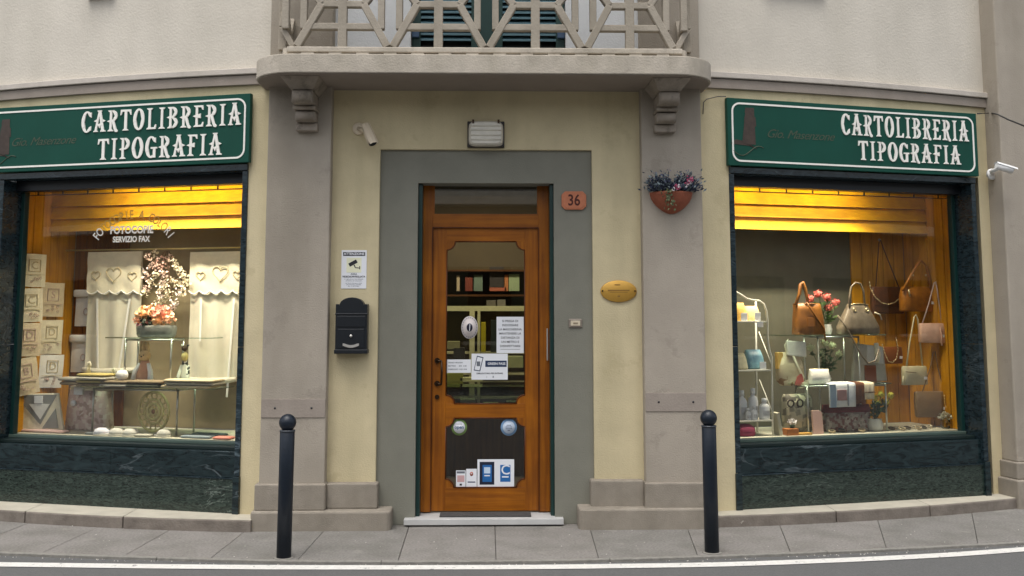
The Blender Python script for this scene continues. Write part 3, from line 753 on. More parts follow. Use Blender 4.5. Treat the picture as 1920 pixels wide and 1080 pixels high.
for (pa, pb, ya, yb_, c_, lab) in (
    (856, 862, 516, 546, '#b9a68a', 'beige book at the left end of the upper back shelf'),
    (872, 886, 520, 546, '#7a3626', 'red-brown book on the upper back shelf'),
    (888, 905, 515, 546, '#6f7f70', 'grey-green box beside the red-brown book'),
    (918, 945, 500, 540, '#3a3330', 'dark box in the middle of the upper back shelf'),
    (918, 950, 538, 546, '#b5654a', 'flat salmon box under the dark box'),
    (946, 953, 515, 546, '#c27a4a', 'orange folder beside the pale green box'),
    (954, 974, 514, 546, '#9fae86', 'pale green box at the right of the upper shelf'),
    (912, 930, 563, 575, '#6b6558', 'grey packet on top of the cream shelf'),
    (932, 948, 562, 575, '#7d776a', 'pale packet on top of the cream shelf'),
    (902, 911, 604, 660, '#b3a414', 'tall yellow folder standing inside the shop door'),
    (850, 871, 652, 680, '#23211f', 'black till screen behind the door glass'),
    (838, 862, 640, 655, '#8d8a63', 'small cream carton left of the till'),
    (920, 934, 600, 660, '#1f2a22', 'dark green bag hanging in the shelf bay'),
    (952, 981, 668, 690, '#a5a878', 'wide pale carton on the lower shelf'),
    (838, 868, 700, 716, '#93963a', 'row of green and orange packets on the counter'),
    (862, 905, 708, 716, '#cfcf9a', 'cream tray of papers on the counter')):
    x0, z0 = ip(pa, yb_); x1, z1 = ip(pb, ya)
    yy = YS + .10 if ya < 560 else YS - .0 if ya < 590 else YS - .25
    x0, z0 = ip(pa, yb_, yy); x1, z1 = ip(pb, ya, yy)
    solo(MB().box(0, x1 - x0, 0, .16, 0, z1 - z0), 'box' if 'box' in lab or 'carton' in lab else 'book' if 'book' in lab else 'folder' if 'folder' in lab else 'packet', mat('stock_%d' % bi, c_, rough=.7, var=.1, scale=12), lab, 'box' if 'box' in lab or 'carton' in lab else 'stock', C, x0, yy, z0, bevel=.004); bi += 1
ct = thing('shop_counter', 'dark wooden counter with glass front inside the shop', 'counter', C, 0, 2.05, .04)
zc = C.at(900, 720, 2.05)[1] - .04
MB().box(-.9, .9, 0, .5, zc - .03, zc).build('top', shelf_glass, ct)
MB().box(-.9, .9, .02, .48, 0, zc - .25).build('base', wood('counter_wood', '#6a4820', '#4c3012'), ct)
MB().box(-.9, .9, .005, .012, zc - .25, zc - .03).build('glass_front', shelf_glass, ct)
for i in range(7):
    x = -.75 + .23 * i
    MB().box(x, x + .15, .1, .3, zc - .25, zc - .2 + .02 * (i % 3)).build('tray', mat('tray_%d' % (i % 3), ('#a99a6a', '#6d6a4a', '#8a7f5c')[i % 3]), ct, .004)

# ------------------------------------------------------------------ shop signs
def ringseg(cx, cz, ro, rz, wo, a0, a1, n=12, wtop=.6):
    """pieces of an elliptical stroke, thick at the sides and thin at top and bottom"""
    out = []
    for i in range(n):
        q = []
        for a in (a0 + (a1 - a0) * i / n, a0 + (a1 - a0) * (i + 1) / n):
            c_, s_ = math.cos(a), math.sin(a); wd = wo * (abs(c_) + wtop * abs(s_))
            q.append((cx + ro * c_, cz + rz * s_)); q.append((cx + (ro - wd) * c_, cz + (rz - wd * .8) * s_))
        out.append([q[0], q[2], q[3], q[1]])
    return out
def rct(x0, x1, z0, z1): return [[(x0, z0), (x1, z0), (x1, z1), (x0, z1)]]
def serif(x, z, d, w=.17):    # flared foot at the end of a stem; d=+1 foot at bottom, -1 head
    return [[(x - w, z), (x + w, z), (x + w * .8, z + d * .05), (x + .07, z + d * .09), (x - .07, z + d * .09), (x - w * .8, z + d * .05)]]
def spur(x, z): return [[(x - .14, z), (x, z - .06), (x + .0, z + .06)]]
def stem(x, both=True): return rct(x - .062, x + .062, .04, .96) + serif(x, 0, 1) + serif(x, 1, -1)
PI = math.pi
GL = {
 'I': (.36, stem(.18)),
 'L': (.56, stem(.18) + [[(.2, 0), (.53, 0), (.56, .22), (.5, .22), (.44, .09), (.2, .08)]]),
 'T': (.62, rct(.235, .385, .04, .95) + serif(.31, 0, 1) + [[(.0, .74), (.05, .74), (.12, .9), (.5, .9), (.57, .74), (.62, .74), (.60, 1), (.02, 1)]]),
 'E': (.56, stem(.18) + [[(.2, 0), (.53, 0), (.56, .22), (.5, .22), (.44, .09), (.2, .08)], [(.2, 1), (.52, 1), (.54, .79), (.48, .79), (.42, .91), (.2, .92)], [(.1, .45), (.4, .40), (.4, .62), (.1, .54)]] + spur(.11, .5)),
 'F': (.54, stem(.18) + [[(.2, 1), (.52, 1), (.54, .79), (.48, .79), (.42, .91), (.2, .92)], [(.1, .45), (.4, .40), (.4, .62), (.1, .54)]] + spur(.11, .5)),
 'P': (.56, stem(.18) + ringseg(.27, .72, .28, .28, .15, -PI / 2, PI / 2) + rct(.2, .28, .44, .52) + rct(.2, .28, .92, 1) + spur(.11, .46)),
 'R': (.60, stem(.18) + ringseg(.27, .73, .28, .27, .15, -PI / 2, PI / 2) + rct(.2, .28, .46, .54) + rct(.2, .28, .92, 1) + spur(.11, .48) + [[(.24, .48), (.38, .50), (.50, .12), (.60, .02), (.56, -.06), (.44, -.04), (.36, .12)]]),
 'B': (.60, stem(.18) + ringseg(.28, .755, .26, .245, .14, -PI / 2, PI / 2) + ringseg(.28, .26, .30, .26, .15, -PI / 2, PI / 2) + rct(.2, .29, .47, .55) + rct(.2, .29, .92, 1) + rct(.2, .29, 0, .08) + spur(.11, .51)),
 'O': (.62, ringseg(.31, .5, .31, .52, .155, 0, 2 * PI, 26)),
 'C': (.58, ringseg(.31, .5, .31, .52, .155, .30 * PI, 1.70 * PI, 22) + [[(.42, .78), (.56, .70), (.56, .95), (.48, .93)], [(.42, .22), (.56, .30), (.55, .08), (.48, .07)]]),
 'G': (.62, ringseg(.31, .5, .31, .52, .155, .30 * PI, 1.62 * PI, 22) + [[(.42, .78), (.56, .70), (.56, .95), (.48, .93)]] + rct(.42, .56, .0, .46) + rct(.30, .64, .42, .50)),
 'A': (.68, [[(.27, 1), (.41, 1), (.62, .02), (.46, .02)], [(.27, 1), (.36, 1), (.18, .02), (.06, .02)], [(.0, 0), (.26, 0), (.24, .06), (.02, .06)], [(.40, 0), (.70, 0), (.68, .07), (.42, .07)], [(.14, .30), (.54, .30), (.52, .37), (.16, .37)], [(.34, .17), (.41, .33), (.34, .40), (.27, .33)],
              [(.02, .52), (.20, .44), (.22, .62)], [(.68, .52), (.49, .44), (.47, .62)], [(.22, .97), (.44, .97), (.46, 1.03), (.20, 1.03)]]),
}
def shop_sign(fr, lab, corners, lines, mono):
    u0, u1, z0, z1 = corners
    t = thing('shop_sign', lab, 'sign', fr, (u0 + u1) / 2, 0, z0, group='green shop signs')
    W_, H_ = u1 - u0, z1 - z0; yf = -.05
    MB().box(-W_ / 2, W_ / 2, yf, -.009, .004, H_).build('board', sign_m, t, .003)
    # raised white border line with rounded corners
    r, g = .075, .035; hw = W_ / 2 - g; pts = []
    for cx, cz, a0 in ((hw - r, H_ - g - r, 0), (-hw + r, H_ - g - r, PI / 2), (-hw + r, g + r, PI), (hw - r, g + r, 1.5 * PI)):
        for i in range(9):
            a = a0 + PI / 2 * i / 8; pts.append((cx + r * math.cos(a), cz + r * math.sin(a), math.cos(a), math.sin(a)))
    n = len(pts); bw = .0145; vs_ = []; yb = yf - .004
    for x, z, c_, s_ in pts: vs_ += [(x, yb, z), (x - bw * c_, yb, z - bw * s_), (x, yf + .001, z), (x - bw * c_, yf + .001, z - bw * s_)]
    fs = []
    for i in range(n):
        j = (i + 1) % n; a, b = 4 * i, 4 * j
        fs += [(a, a + 1, b + 1, b), (a, b, b + 2, a + 2), (a + 1, a + 3, b + 3, b + 1)]
    MB().add(vs_, fs).build('border', signw, t)
    for (word, ua, ub, zb, zt_) in lines:
        adv = [GL[ch][0] + .12 for ch in word]; tot = sum(adv) - .12; sx = (ub - ua) / tot; sz = zt_ - zb; x = ua
        for ch, ad in zip(word, adv):
            m = MB()
            for k, pl in enumerate(GL[ch][1]):
                m.prism([(p[0] * sx, p[1] * sz) for p in pl], yf - .008 - .00025 * (k % 7), yf + .001)
            o = m.build('letter', signw, t); o.location = (x - (u0 + u1) / 2, 0, zb - z0)
            x += ad * sx
    # faded emblem of a tower on a scroll, and faded script name
    faded = mat('faded_red', '#3f332b', rough=.6, var=.25, scale=30); faded2 = mat('faded_gold', '#3d4a38', rough=.6, var=.25, scale=25)
    ex, ez, es = mono[:3]; ex -= (u0 + u1) / 2; ez -= z0
    em = MB()
    for k, pl in enumerate((((-.26, .0), (.16, .0), (.13, 1.0), (-.13, 1.0)), ((-.19, .52), (.19, .52), (.17, .78), (-.17, .78)), ((-.16, .9), (.13, .9), (.13, 1.04), (-.13, 1.04)), ((-.62, .0), (.1, -.05), (.2, -.13), (-.1, .06), (-.45, .13)))):
        em.prism([(ex + a * es, ez + b * es) for a, b in pl], yf - .0018 - .0003 * k, yf + .001)
    em.build('tower_emblem', faded, t)
    sw = [(ex + es * (-.55 + .95 * i / 12), yf - .001, ez + es * (-.18 - .14 * math.sin(i / 12 * 5.5))) for i in range(13)]
    MB().tube(sw, .004, 5).build('scroll', faded2, t)
    gs = [(ex + es * (.72 - .30 * math.cos(a)), yf - .001, ez + es * (.50 + .36 * math.sin(a))) for a in [PI * .35 - i * .16 + 0.9 for i in range(22)]]
    nm = mv(text('Gio. Masenzone', .105, .0012, shear=.45, spacing=.92), mono[3] - (u0 + u1) / 2, yf - .0005, mono[4] - z0, 1.0, .95)
    nm.build('faded_name', faded2, t)
    return t
def su(fr, px, py): return fr.at(px, py, -.05)
shop_sign(Rr, 'green shop sign over the handbag window, with a faded red tower emblem', (.247, 2.645, 2.79, 3.345),
    [('CARTOLIBRERIA', su(Rr, 1577, 240)[0], su(Rr, 1815, 255)[0], su(Rr, 1700, 259)[1], su(Rr, 1700, 221)[1]),
     ('TIPOGRAFIA', su(Rr, 1609, 285)[0], su(Rr, 1800, 290)[0], su(Rr, 1700, 304)[1], su(Rr, 1700, 269)[1])],
    (su(Rr, 1407, 260)[0], su(Rr, 1407, 271)[1], .29, su(Rr, 1500, 250)[0], su(Rr, 1500, 254)[1]))
shop_sign(L, 'green shop sign over the linen window, cut off by the left edge', (-2.60, -.157, 2.79, 3.345),
    [('CARTOLIBRERIA', su(L, 154, 230)[0], su(L, 452, 230)[0], su(L, 303, 241.5)[1], su(L, 303, 202)[1]),
     ('TIPOGRAFIA', su(L, 184, 280)[0], su(L, 416, 280)[0], su(L, 303, 295)[1], su(L, 303, 255.5)[1])],
    (su(L, 10, 260)[0], su(L, 10, 290)[1], .29, su(L, 80, 262)[0], su(L, 80, 265)[1]))

# ------------------------------------------------------------------ wall fixtures
def bollard(px, py, ptop, lab, lean=0):
    r_ = _ray(px, py); t_ = (0 - EYE) / r_.z; P = EYEP + r_ * t_
    t = tag(empty('bollard', Matrix.Translation(P) @ Matrix.Rotation(R(lean), 4, 'Y')), lab, 'bollard', 'dark bollards on the pavement edge')
    r0 = .049
    h = C.at(px, ptop, P.y)[1] - .106
    MB().loft([(0, r0, r0), (h - .008, r0, r0), (h, r0 - .006, r0 - .006)], 28).build('post', bollard_m, t)
    MB().loft([(0, r0 + .02, r0 + .02), (.006, r0 + .012, r0 + .012)], 24).build('base_collar', kerb_m, t)
    MB().loft([(h - .002, .034, .034), (h + .018, .034, .034)], 20).build('neck', bollard_m, t)
    MB().ball((0, 0, h + .049), .057, 28, 16).build('ball_cap', bollard_m, t)
    MB().loft([(h - .01, r0 + .003, r0 + .003), (h, r0 + .003, r0 + .003)], 28).build('ring', mat('bollard_ring', '#3c4148', rough=.4), t)
bollard(532, 1046, 776, 'dark bollard left of the door, in front of the left pilaster', .35)
bollard(1335, 1036, 768, 'dark bollard right of the door, in front of the right pilaster', -.3)

# wall lamp over the door
x, z = C.at(911, 251, -.05)
t = thing('bulkhead_lamp', 'unlit rectangular bulkhead lamp above the door surround', 'lamp', C, x, 0, z)
lampg = mat('lamp_frost', '#d8d3c6', rough=.35, var=.1, scale=10)
MB().box(-.147, .147, -.03, 0, -.105, .105).build('housing', mat('lamp_bronze', '#2a2420', rough=.5), t, .006)
MB().loft([(-.10, .118, .083), (-.085, .130, .094), (-.03, .138, .099)], 28, p=6, axis='Y', smooth=False).build('diffuser', lampg, t)
for zz in (-.055, -.02, .02, .055):
    MB().tube([(-.118, -.101, zz), (.118, -.101, zz)], .006, 6).build('rib', mat('lamp_rib', '#cfcabb', rough=.4), t)
for xx in (-.1, .1): MB().box(xx - .008, xx + .008, -.108, -.03, .075, .104).build('clip', bronze, t)

# small bullet cameras
def cctv(fr, px, py, y, lab, d, k, white_m, arm):
    x, z = fr.at(px, py, y)
    t = thing('security_camera', lab, 'security camera', fr, x, y, z, group='wall cameras')
    MB().loft([(-.022, .046, .046), (-.014, .05, .05), (0, .05, .05)], 20, axis='Y').build('base_plate', white_m, t)
    a = Vector(arm); MB().tube([(0, -.02, 0), (a.x * .5, -.07, a.z * .5), tuple(a)], .017, 10).build('bracket_arm', white_m, t)
    d = Vector(d).normalized(); c_ = a
    MB().tube([tuple(c_ - d * .05 * k), tuple(c_ + d * .115 * k)], [.034 * k, .036 * k], 18).build('body', white_m, t)
    MB().tube([tuple(c_ + d * .112 * k), tuple(c_ + d * .119 * k)], .029 * k, 18).build('lens', black, t)
    up = Vector((0, 0, 1)) - d * d.z; up.normalize()
    s_ = d.cross(up); q = []
    for e in (-.06 * k, .15 * k):
        for g in (-1, -.5, 0, .5, 1):
            q.append(tuple(c_ + d * e + s_ * .043 * k * math.sin(g * 1.2) + up * (.043 * k * math.cos(g * 1.2))))
    MB().add(q, [(i, i + 1, i + 6, i + 5) for i in range(4)]).build('sun_shield', white_m, t)
camw = mat('camera_white', '#d8c9b0', rough=.45, var=.05); camw2 = mat('camera_pale', '#e4e4e2', rough=.4, var=.05)
cctv(C, 673, 242, 0, 'cream camera on the wall left of the bulkhead lamp', (.42, -.55, -.9), 1.05, camw, (.085, -.11, -.045))
cctv(Rr, 1858, 327, .0, 'white camera on the wall beyond the right sign', (.93, -.25, -.30), .85, camw2, (-.115, -.25, .025))
wirem = mat('cable_grey', '#4a4744', rough=.6)
def cable(fr, pts, y, lab, r=.006):
    P = [fr.M @ Vector((fr.at(a, b, yy)[0], yy, fr.at(a, b, yy)[1])) for a, b, yy in pts]
    o = MB().tube(P, r, 6).build('cable', wirem); tag(o, lab, 'cable')
cable(Rr, [(1833, 213, -.02), (1858, 212, .02), (1870, 214, -.25), (1890, 224, -.28), (1925, 238, -.3)], 0, 'grey cable running from the right sign past the corner', .007)
cable(Rr, [(1361, 181, -.02), (1345, 181, -.015), (1325, 186, -.01), (1319, 192, -.008), (1318, 214, -.008)], 0, 'thin cable on the wall left of the right sign', .004)

# letter box
x, z = C.at(659, 662, -.06)
t = thing('letter_box', 'black wall letter box with arched top left of the door', 'letter box', C, x, 0, z)
hw = .122
arch = [(-hw, 0), (hw, 0), (hw, .375), (hw - .025, .375)] + [((hw - .028) * math.cos(a), .365 + .062 * math.sin(a)) for a in [i * PI / 12 for i in range(13)]] + [(-hw + .025, .375), (-hw, .375)]
MB().prism(arch, -.095, 0).build('body', black, t, .005)
MB().box(-hw - .006, hw + .006, -.104, -.0, -.004, .028).build('base_lip', black, t, .004)
MB().box(-hw + .012, hw - .012, -.101, -.094, .20, .285).build('slot_flap', black, t, .004)
MB().box(-hw - .004, hw + .004, -.10, -.094, .292, .305).build('band', black, t, .003)
MB().box(-hw + .02, hw - .02, -.1, -.094, .04, .185).build('door_panel', black, t, .004)
MB().prism([(-.062, .075)] + [(-.062 + .124 * i / 10, .058 - .016 * math.sin(PI * i / 10)) for i in range(11)] + [(.062, .075)] + [(.05 - .1 * i / 10, .074 - .012 * math.sin(PI * i / 10)) for i in range(11)], -.106, -.1).build('name_plate', alu, t)
MB().loft([(-.112, .010, .010), (-.1, .011, .011)], 14, axis='Y').xf(Matrix.Translation((.0, 0, .132))).build('lock', alu, t)

# camera warning notice
x, z = C.at(663, 541, -.004)
t = thing('warning_notice', 'white video surveillance notice above the black letter box', 'sign', C, x, 0, z)
nw, nh = .098, .300
MB().box(-nw, nw, -.004, -.0005, 0, nh).build('sheet', paper, t)
MB().box(-nw + .012, nw - .012, -.0052, -.004, nh - .045, nh - .015).build('header', ink, t)
mv(text('ATTENZIONE', .026, .0004, bold=.0006), 0, -.0056, nh - .030).build('header_text', paper, t)
MB().box(-.058, .058, -.0052, -.004, .125, .24).build('pictogram_field', mat('notice_cream', '#e6e6c8', rough=.7), t)
pc = MB(); pc.bar((-.038, .182), (.022, .215), .028, -.0062, -.0052); pc.bar((.0, .185), (.012, .162), .008, -.0061, -.0052); pc.bar((.012, .162), (.045, .160), .006, -.0063, -.0052); pc.bar((.045, .150), (.045, .175), .006, -.0064, -.0052)
pc.build('camera_pictogram', ink, t)
mv(text('AREA', .02, .0004, bold=.0004), 0, -.0046, .112).build('notice_text', inkg, t)
mv(text('VIDEOSORVEGLIATA', .019, .0004, bold=.0005), 0, -.0046, .092).build('notice_text', ink, t)
for i, zz in enumerate((.074, .060, .042, .030, .018)):
    mv(text(('La registrazione viene effettuata', 'dal titolare del trattamento', 'per fini di sicurezza e tutela', 'del patrimonio aziendale', 'Art. 13 del Codice'), .0115, .0003) if False else text(('La registrazione viene effettuata', 'dal titolare del trattamento', 'per fini di sicurezza e tutela', 'del patrimonio aziendale', 'Art. 13 del Codice')[i], .0115, .0003), 0, -.0046, zz).build('notice_text', inkg, t)

# house number
x, z = C.at(1076, 376, .02)
t = thing('house_number', 'terracotta tile with number 36 right of the door', 'number plate', C, x, .03, z)
terr = mat('terracotta_tile', '#bb7352', rough=.7, var=.12, scale=25, bump=.2)
def oct_(a, b, c_): return [(-a + c_, -b), (a - c_, -b), (a, -b + c_), (a, b - c_), (a - c_, b), (-a + c_, b), (-a, b - c_), (-a, -b + c_)]
MB().prism(oct_(.098, .073, .028), -.018, 0).build('tile', terr, t, .004)
MB().prism(oct_(.086, .061, .024), -.022, -.017).build('raised_field', terr, t, .003)
mv(text('36', .115, .001, bold=.002), 0, -.0228, -.002, .88, 1.08).build('digits', mat('number_brown', '#47190e', rough=.7), t)

# brass oval plate
x, z = C.at(1160, 546, -.01)
t = thing('oval_plate', 'oval brass plate on the cream wall right of the door', 'plaque', C, x, 0, z)
brass = mat('brass', '#c79a45', rough=.42, metal=.45, var=.1, scale=8)
MB().loft([(-.016, .136, .080), (-.012, .142, .085), (0, .142, .085)], 36, axis='Y').build('plate', brass, t)
bd = mat('brass_engraving', '#8a6626', rough=.6)
for xx, zz, ww, hh_ in ((-.01, .05, .022, .004), (0, .006, .085, .005), (0, -.008, .07, .002), (0, -.04, .010, .006)):
    MB().box(xx - ww, xx + ww, -.0168, -.0158, zz - hh_, zz + hh_).build('engraving', bd, t)
for s_ in (-1, 1): MB().loft([(-.022, .006, .006), (-.015, .007, .007)], 10, axis='Y').xf(Matrix.Translation((s_ * .128, 0, .002))).build('screw', bronze, t)

# doorbell
x, z = C.at(1079, 606, .02)
t = thing('doorbell', 'small steel doorbell plate on the door surround', 'doorbell', C, x, .03, z)
MB().box(-.054, .054, -.012, 0, -.034, .034).build('plate', mat('bell_steel', '#8f857a', rough=.4, metal=.4), t, .006)
MB().box(-.038, .038, -.017, -.012, -.02, .02).build('name_window', mat('bell_cream', '#cbbfa6', rough=.4), t, .003)
MB().box(-.018, .018, -.019, -.0165, -.006, .006).build('button', mat('bell_btn', '#8a7d68'), t)

# half-round flower pot on the right pilaster
x, z = C.at(1263, 399, -.2)
t = thing('wall_planter', 'terracotta wall planter with lavender and pink flowers on the right pilaster', 'planter', C, x, -.10, z)
pot = mat('terracotta_pot', '#93523a', rough=.8, var=.12, scale=18, bump=.25, streak=.12)
pm = MB(); secs = []
prof = [(0, .015), (.006, .035), (.022, .068), (.05, .105), (.085, .138), (.12, .158), (.15, .166), (.165, .170), (.168, .160)]
vs_ = []; n = 18
for h, r_ in prof:
    for k in range(n + 1):
        a = PI * k / n; vs_.append((r_ * math.cos(a), -r_ * .82 * math.sin(a), h))
m_ = len(prof); fs = [(i * (n + 1) + k, (i + 1) * (n + 1) + k, (i + 1) * (n + 1) + k + 1, i * (n + 1) + k + 1) for i in range(m_ - 1) for k in range(n)]
pm.add(vs_, fs, True); pm.build('pot', pot, t)
MB().loft([(.140, .105, .05, 0, -.06), (.150, .11, .052, 0, -.06)], 18).build('soil', mat('soil', '#2a2119', rough=1), t)
lav = mat('lavender_leaf', '#6a777c', rough=.8, var=.25, scale=40); lavd = mat('lavender_dark', '#2b3348', rough=.8, var=.3, scale=40); lavf = mat('lavender_bloom', '#62607f', rough=.8, var=.2)
random.seed(11)
for nm, m_, cnt, sz, mn in (('foliage', lav, 800, .036, .04), ('dark_foliage', lavd, 1000, .036, .0), ('lavender_blooms', lavf, 260, .022, .065)):
    q = MB()
    for i in range(cnt):
        cx = random.choice((-.105, -.06, .06, .12)) + random.gauss(0, .045); cz = .17 + abs(random.gauss(mn, .045)); cy = -.07 + random.gauss(0, .035)
        if abs(cx) < .02 and cz > .22: continue
        q.leaf((cx, min(cy, -.01), min(cz, .34)), (random.gauss(cx * 4, .6), random.gauss(-.2, .6), random.uniform(.2, 1.2)), sz * random.uniform(.5, 1.2), .2)
    q.build(nm, m_, t)['kind'] = 'stuff'
q = MB()
for i in range(60): q.leaf((-.04 + random.gauss(0, .02), -.15 + random.gauss(0, .008), random.uniform(.03, .2)), (random.gauss(-.2, .6), random.gauss(-.3, .3), -1), .025, .4)
q.build('trailing_leaves', mat('trail_green', '#5b6244', rough=.8, var=.3, scale=40), t)['kind'] = 'stuff'
for cx, cz in ((.115, .245), (.10, .225), (.13, .255), (.012, .20), (.02, .19), (.108, .262)): MB().petals((cx, -.16, cz), .014, 14, .016).build('pink_flower', mat('pink_petal', '#c25a7c', rough=.7), t)
for cx, cz in ((-.005, .176), (.03, .198), (.098, .206), (.118, .232)): MB().petals((cx, -.165, cz), .009, 9, .014).build('white_flower', mat('white_petal', '#e8e4e6', rough=.7), t)

# ------------------------------------------------------------------ notices on the door glass
def card(px0_, px1_, pya, pyb, name, lab, cat='notice', m=None, y=None):
    y = y if y is not None else YD + .0185
    x0, z0 = C.at(px0_, pyb, y); x1, z1 = C.at(px1_, pya, y)
    t = thing(name, lab, cat, C, (x0 + x1) / 2, y, z0)
    MB().box(-(x1 - x0) / 2, (x1 - x0) / 2, -.0015, 0, 0, z1 - z0).build('sheet', m or paper, t)
    return t, x1 - x0, z1 - z0
def lines_on(t, rows, w_, ymat=ink, y=-.0021):
    for body, size, zz, xx in rows: mv(text(body, size, .0003, bold=.0003), xx, y, zz).build('print', ymat, t)
t, w_, h_ = card(931, 982, 594, 662, 'paper_notice', 'white printed sheet of text at the right of the door pane')
rows = ('SI PREGA DI', 'MANTENERE', 'LE DISTANZE', 'INDOSSARE LA', 'MASCHERINA', 'PRIMA DI', 'ENTRARE')
rows = ('SI PREGA DI', 'INDOSSARE', 'LA MASCHERINA', 'MANTENERE LA', 'DISTANZA DI', 'UN METRO E', 'DISINFETTARSI')
lines_on(t, [(b, .0245, h_ * (.88 - .115 * i), 0) for i, b in enumerate(rows)], w_)
MB().box(-w_ * .36, w_ * .36, -.002, -.0015, h_ * .10, h_ * .11).build('rule', ink, t)
t, w_, h_ = card(884, 952, 663, 712, 'phone_notice', 'white card with a phone drawing and navy banner on the door', y=YD + .0165)
MB().box(-w_ * .12, w_ * .47, -.002, -.0014, h_ * .49, h_ * .73).build('banner', navy, t)
mv(text('GREEN PASS', .026, .0003, bold=.0006), w_ * .19, -.0026, h_ * .61).build('print', paper, t)
ph = MB(); ph.prism([(-w_ * .44, h_ * .36), (-w_ * .26, h_ * .32), (-w_ * .17, h_ * .86), (-w_ * .35, h_ * .92)], -.0028, -.0015); ph.build('phone_outline', navy, t)
ph = MB(); ph.prism([(-w_ * .42, h_ * .39), (-w_ * .28, h_ * .355), (-w_ * .195, h_ * .83), (-w_ * .335, h_ * .88)], -.0034, -.0026); ph.build('phone_screen', paper, t)
MB().box(-w_ * .36, -w_ * .26, -.0040, -.0033, h_ * .52, h_ * .70).build('phone_code_patch', inkg, t)
mv(text('OBBLIGATORIO PER ENTRARE', .0155, .0003, bold=.0004), 0, -.0021, h_ * .24).build('print', ink, t)
lines_on(t, [('i', .02, h_ * .11, -w_ * .08), ('&', .02, h_ * .11, w_ * .1)], w_, inkg)
t, w_, h_ = card(838, 883, 674, 699, 'hours_card', 'small white opening-hours card beside the phone card')
for i, (a, b) in enumerate((('ORARIO NEGOZIO', ''), ('MATTINO', '8:30  12:30'), ('POMERIGGIO', '15:00 19:00'))):
    mv(text(a, .0135, .0003, align='LEFT', bold=.0003), -w_ * .45, -.0021, h_ * (.76 - .25 * i)).build('print', inkg, t)
    if b: mv(text(b, .0135, .0003, align='LEFT', bold=.0003), w_ * .0, -.0021, h_ * (.76 - .25 * i)).build('print', inkg, t)
def disc(px, py, rx, rz, name, lab, mrim, mface, y=YD + .018):
    x, z = C.at(px, py, y); k = 1 / 232.
    t = thing(name, lab, 'sticker', C, x, y, z)
    MB().loft([(-.0016, rx * k, rz * k), (0, rx * k, rz * k)], 32, axis='Y').build('rim', mrim, t)
    MB().loft([(-.0022, rx * k * .74, rz * k * .74), (-.0014, rx * k * .74, rz * k * .74)], 32, axis='Y').build('face', mface, t)
    return t, rx * k, rz * k
t, a, b = disc(880.5, 614, 15.5, 21, 'oval_sticker', 'oval white sticker with dark coffee bean on the door pane', mat('sticker_cream', '#d8cfcc'), mat('sticker_pink', '#e6dcd8'))
MB().loft([(-.0030, a * .36, b * .36), (-.002, a * .36, b * .36)], 20, axis='Y').build('bean', mat('bean_dark', '#1c1a33'), t)
MB().bar((-.001, -b * .3), (.003, b * .3), .005, -.0036, -.0028).build('bean_line', paper, t)
for k in range(22):
    g = 2 * PI * k / 22
    mv(MB().box(-.0022, .0022, -.0030, -.002, -.005, .005), a * .86 * math.cos(g), 0, b * .86 * math.sin(g), rot=g).build('ring_print', inkg, t)
t, a, b = disc(861, 801, 14.5, 15, 'round_sticker', 'round green-rimmed sticker at the lower pane, left', mat('rim_green', '#7d9a55'), paper)
mv(text('open', .036, .0003, bold=.001), 0, -.0028, 0).build('print', mat('ink_blue', '#33597c'), t); mv(text('SIAMO', .014, .0003), 0, -.0027, .024).build('print', inkg, t)
t, a, b = disc(954, 801, 15, 15.5, 'round_sticker', 'round pale blue-rimmed sticker at the lower pane, right', mat('rim_blue', '#7fa3c9'), mat('face_blue', '#cfdcec'))
for zz, ww in ((.016, .018), (.002, .026), (-.012, .026), (-.024, .010)): MB().box(-ww, ww, -.0030, -.0021, zz - .0025, zz + .0025).build('print', navy, t)
t, w_, h_ = card(895, 964, 861, 914, 'payment_sticker', 'white panel with two blue payment card symbols on the lower pane')
MB().box(-w_ * .44, -w_ * .04, -.0021, -.0015, h_ * .1, h_ * .91).build('dark_field', mat('pay_navy', '#0d1730'), t)
pb = mat('pay_blue', '#1f66a8', rough=.5)
MB().box(-w_ * .36, -w_ * .11, -.0028, -.002, h_ * .2, h_ * .8).build('card_symbol', pb, t)
MB().box(-w_ * .32, -w_ * .15, -.0034, -.0027, h_ * .5, h_ * .72).build('card_chip', mat('pay_pale', '#c3d7ea'), t)
MB().box(-w_ * .31, -w_ * .16, -.0034, -.0027, h_ * .40, h_ * .44).build('print', paper, t)
MB().box(w_ * .12, w_ * .40, -.0022, -.0015, h_ * .2, h_ * .8).build('contactless_field', pb, t)
mv(text('C', .105, .0004, bold=.001), w_ * .265, -.0030, h_ * .61).build('letter', paper, t)
MB().box(w_ * .17, w_ * .35, -.0030, -.0021, h_ * .35, h_ * .40).build('print', paper, t)
t, w_, h_ = card(874, 894, 879, 913, 'small_sticker', 'narrow white sticker with orange pin mark on the lower pane')
MB().loft([(-.0026, .013, .016), (-.0012, .013, .016)], 16, axis='Y').xf(Matrix.Translation((0, 0, h_ * .72))).build('pin_mark', mat('pin_orange', '#b5532c'), t)
MB().loft([(-.0032, .006, .006), (-.0024, .006, .006)], 12, axis='Y').xf(Matrix.Translation((0, 0, h_ * .74))).build('pin_dot', paper, t)
MB().box(-w_ * .36, w_ * .36, -.0021, -.0014, h_ * .24, h_ * .30).build('print', navy, t)
t, w_, h_ = card(855, 873, 882, 913, 'small_sticker', 'leftmost narrow sticker with pale red print on the lower pane')
MB().box(-w_ * .42, w_ * .42, -.0021, -.0015, h_ * .82, h_ * .95).build('header', inkg, t)
MB().box(-w_ * .38, w_ * .38, -.0021, -.0015, h_ * .3, h_ * .7).build('print_block', mat('pale_red', '#c9a3a3'), t)
MB().box(-w_ * .12, w_ * .12, -.0021, -.0015, h_ * .08, h_ * .2).build('print', ink, t)

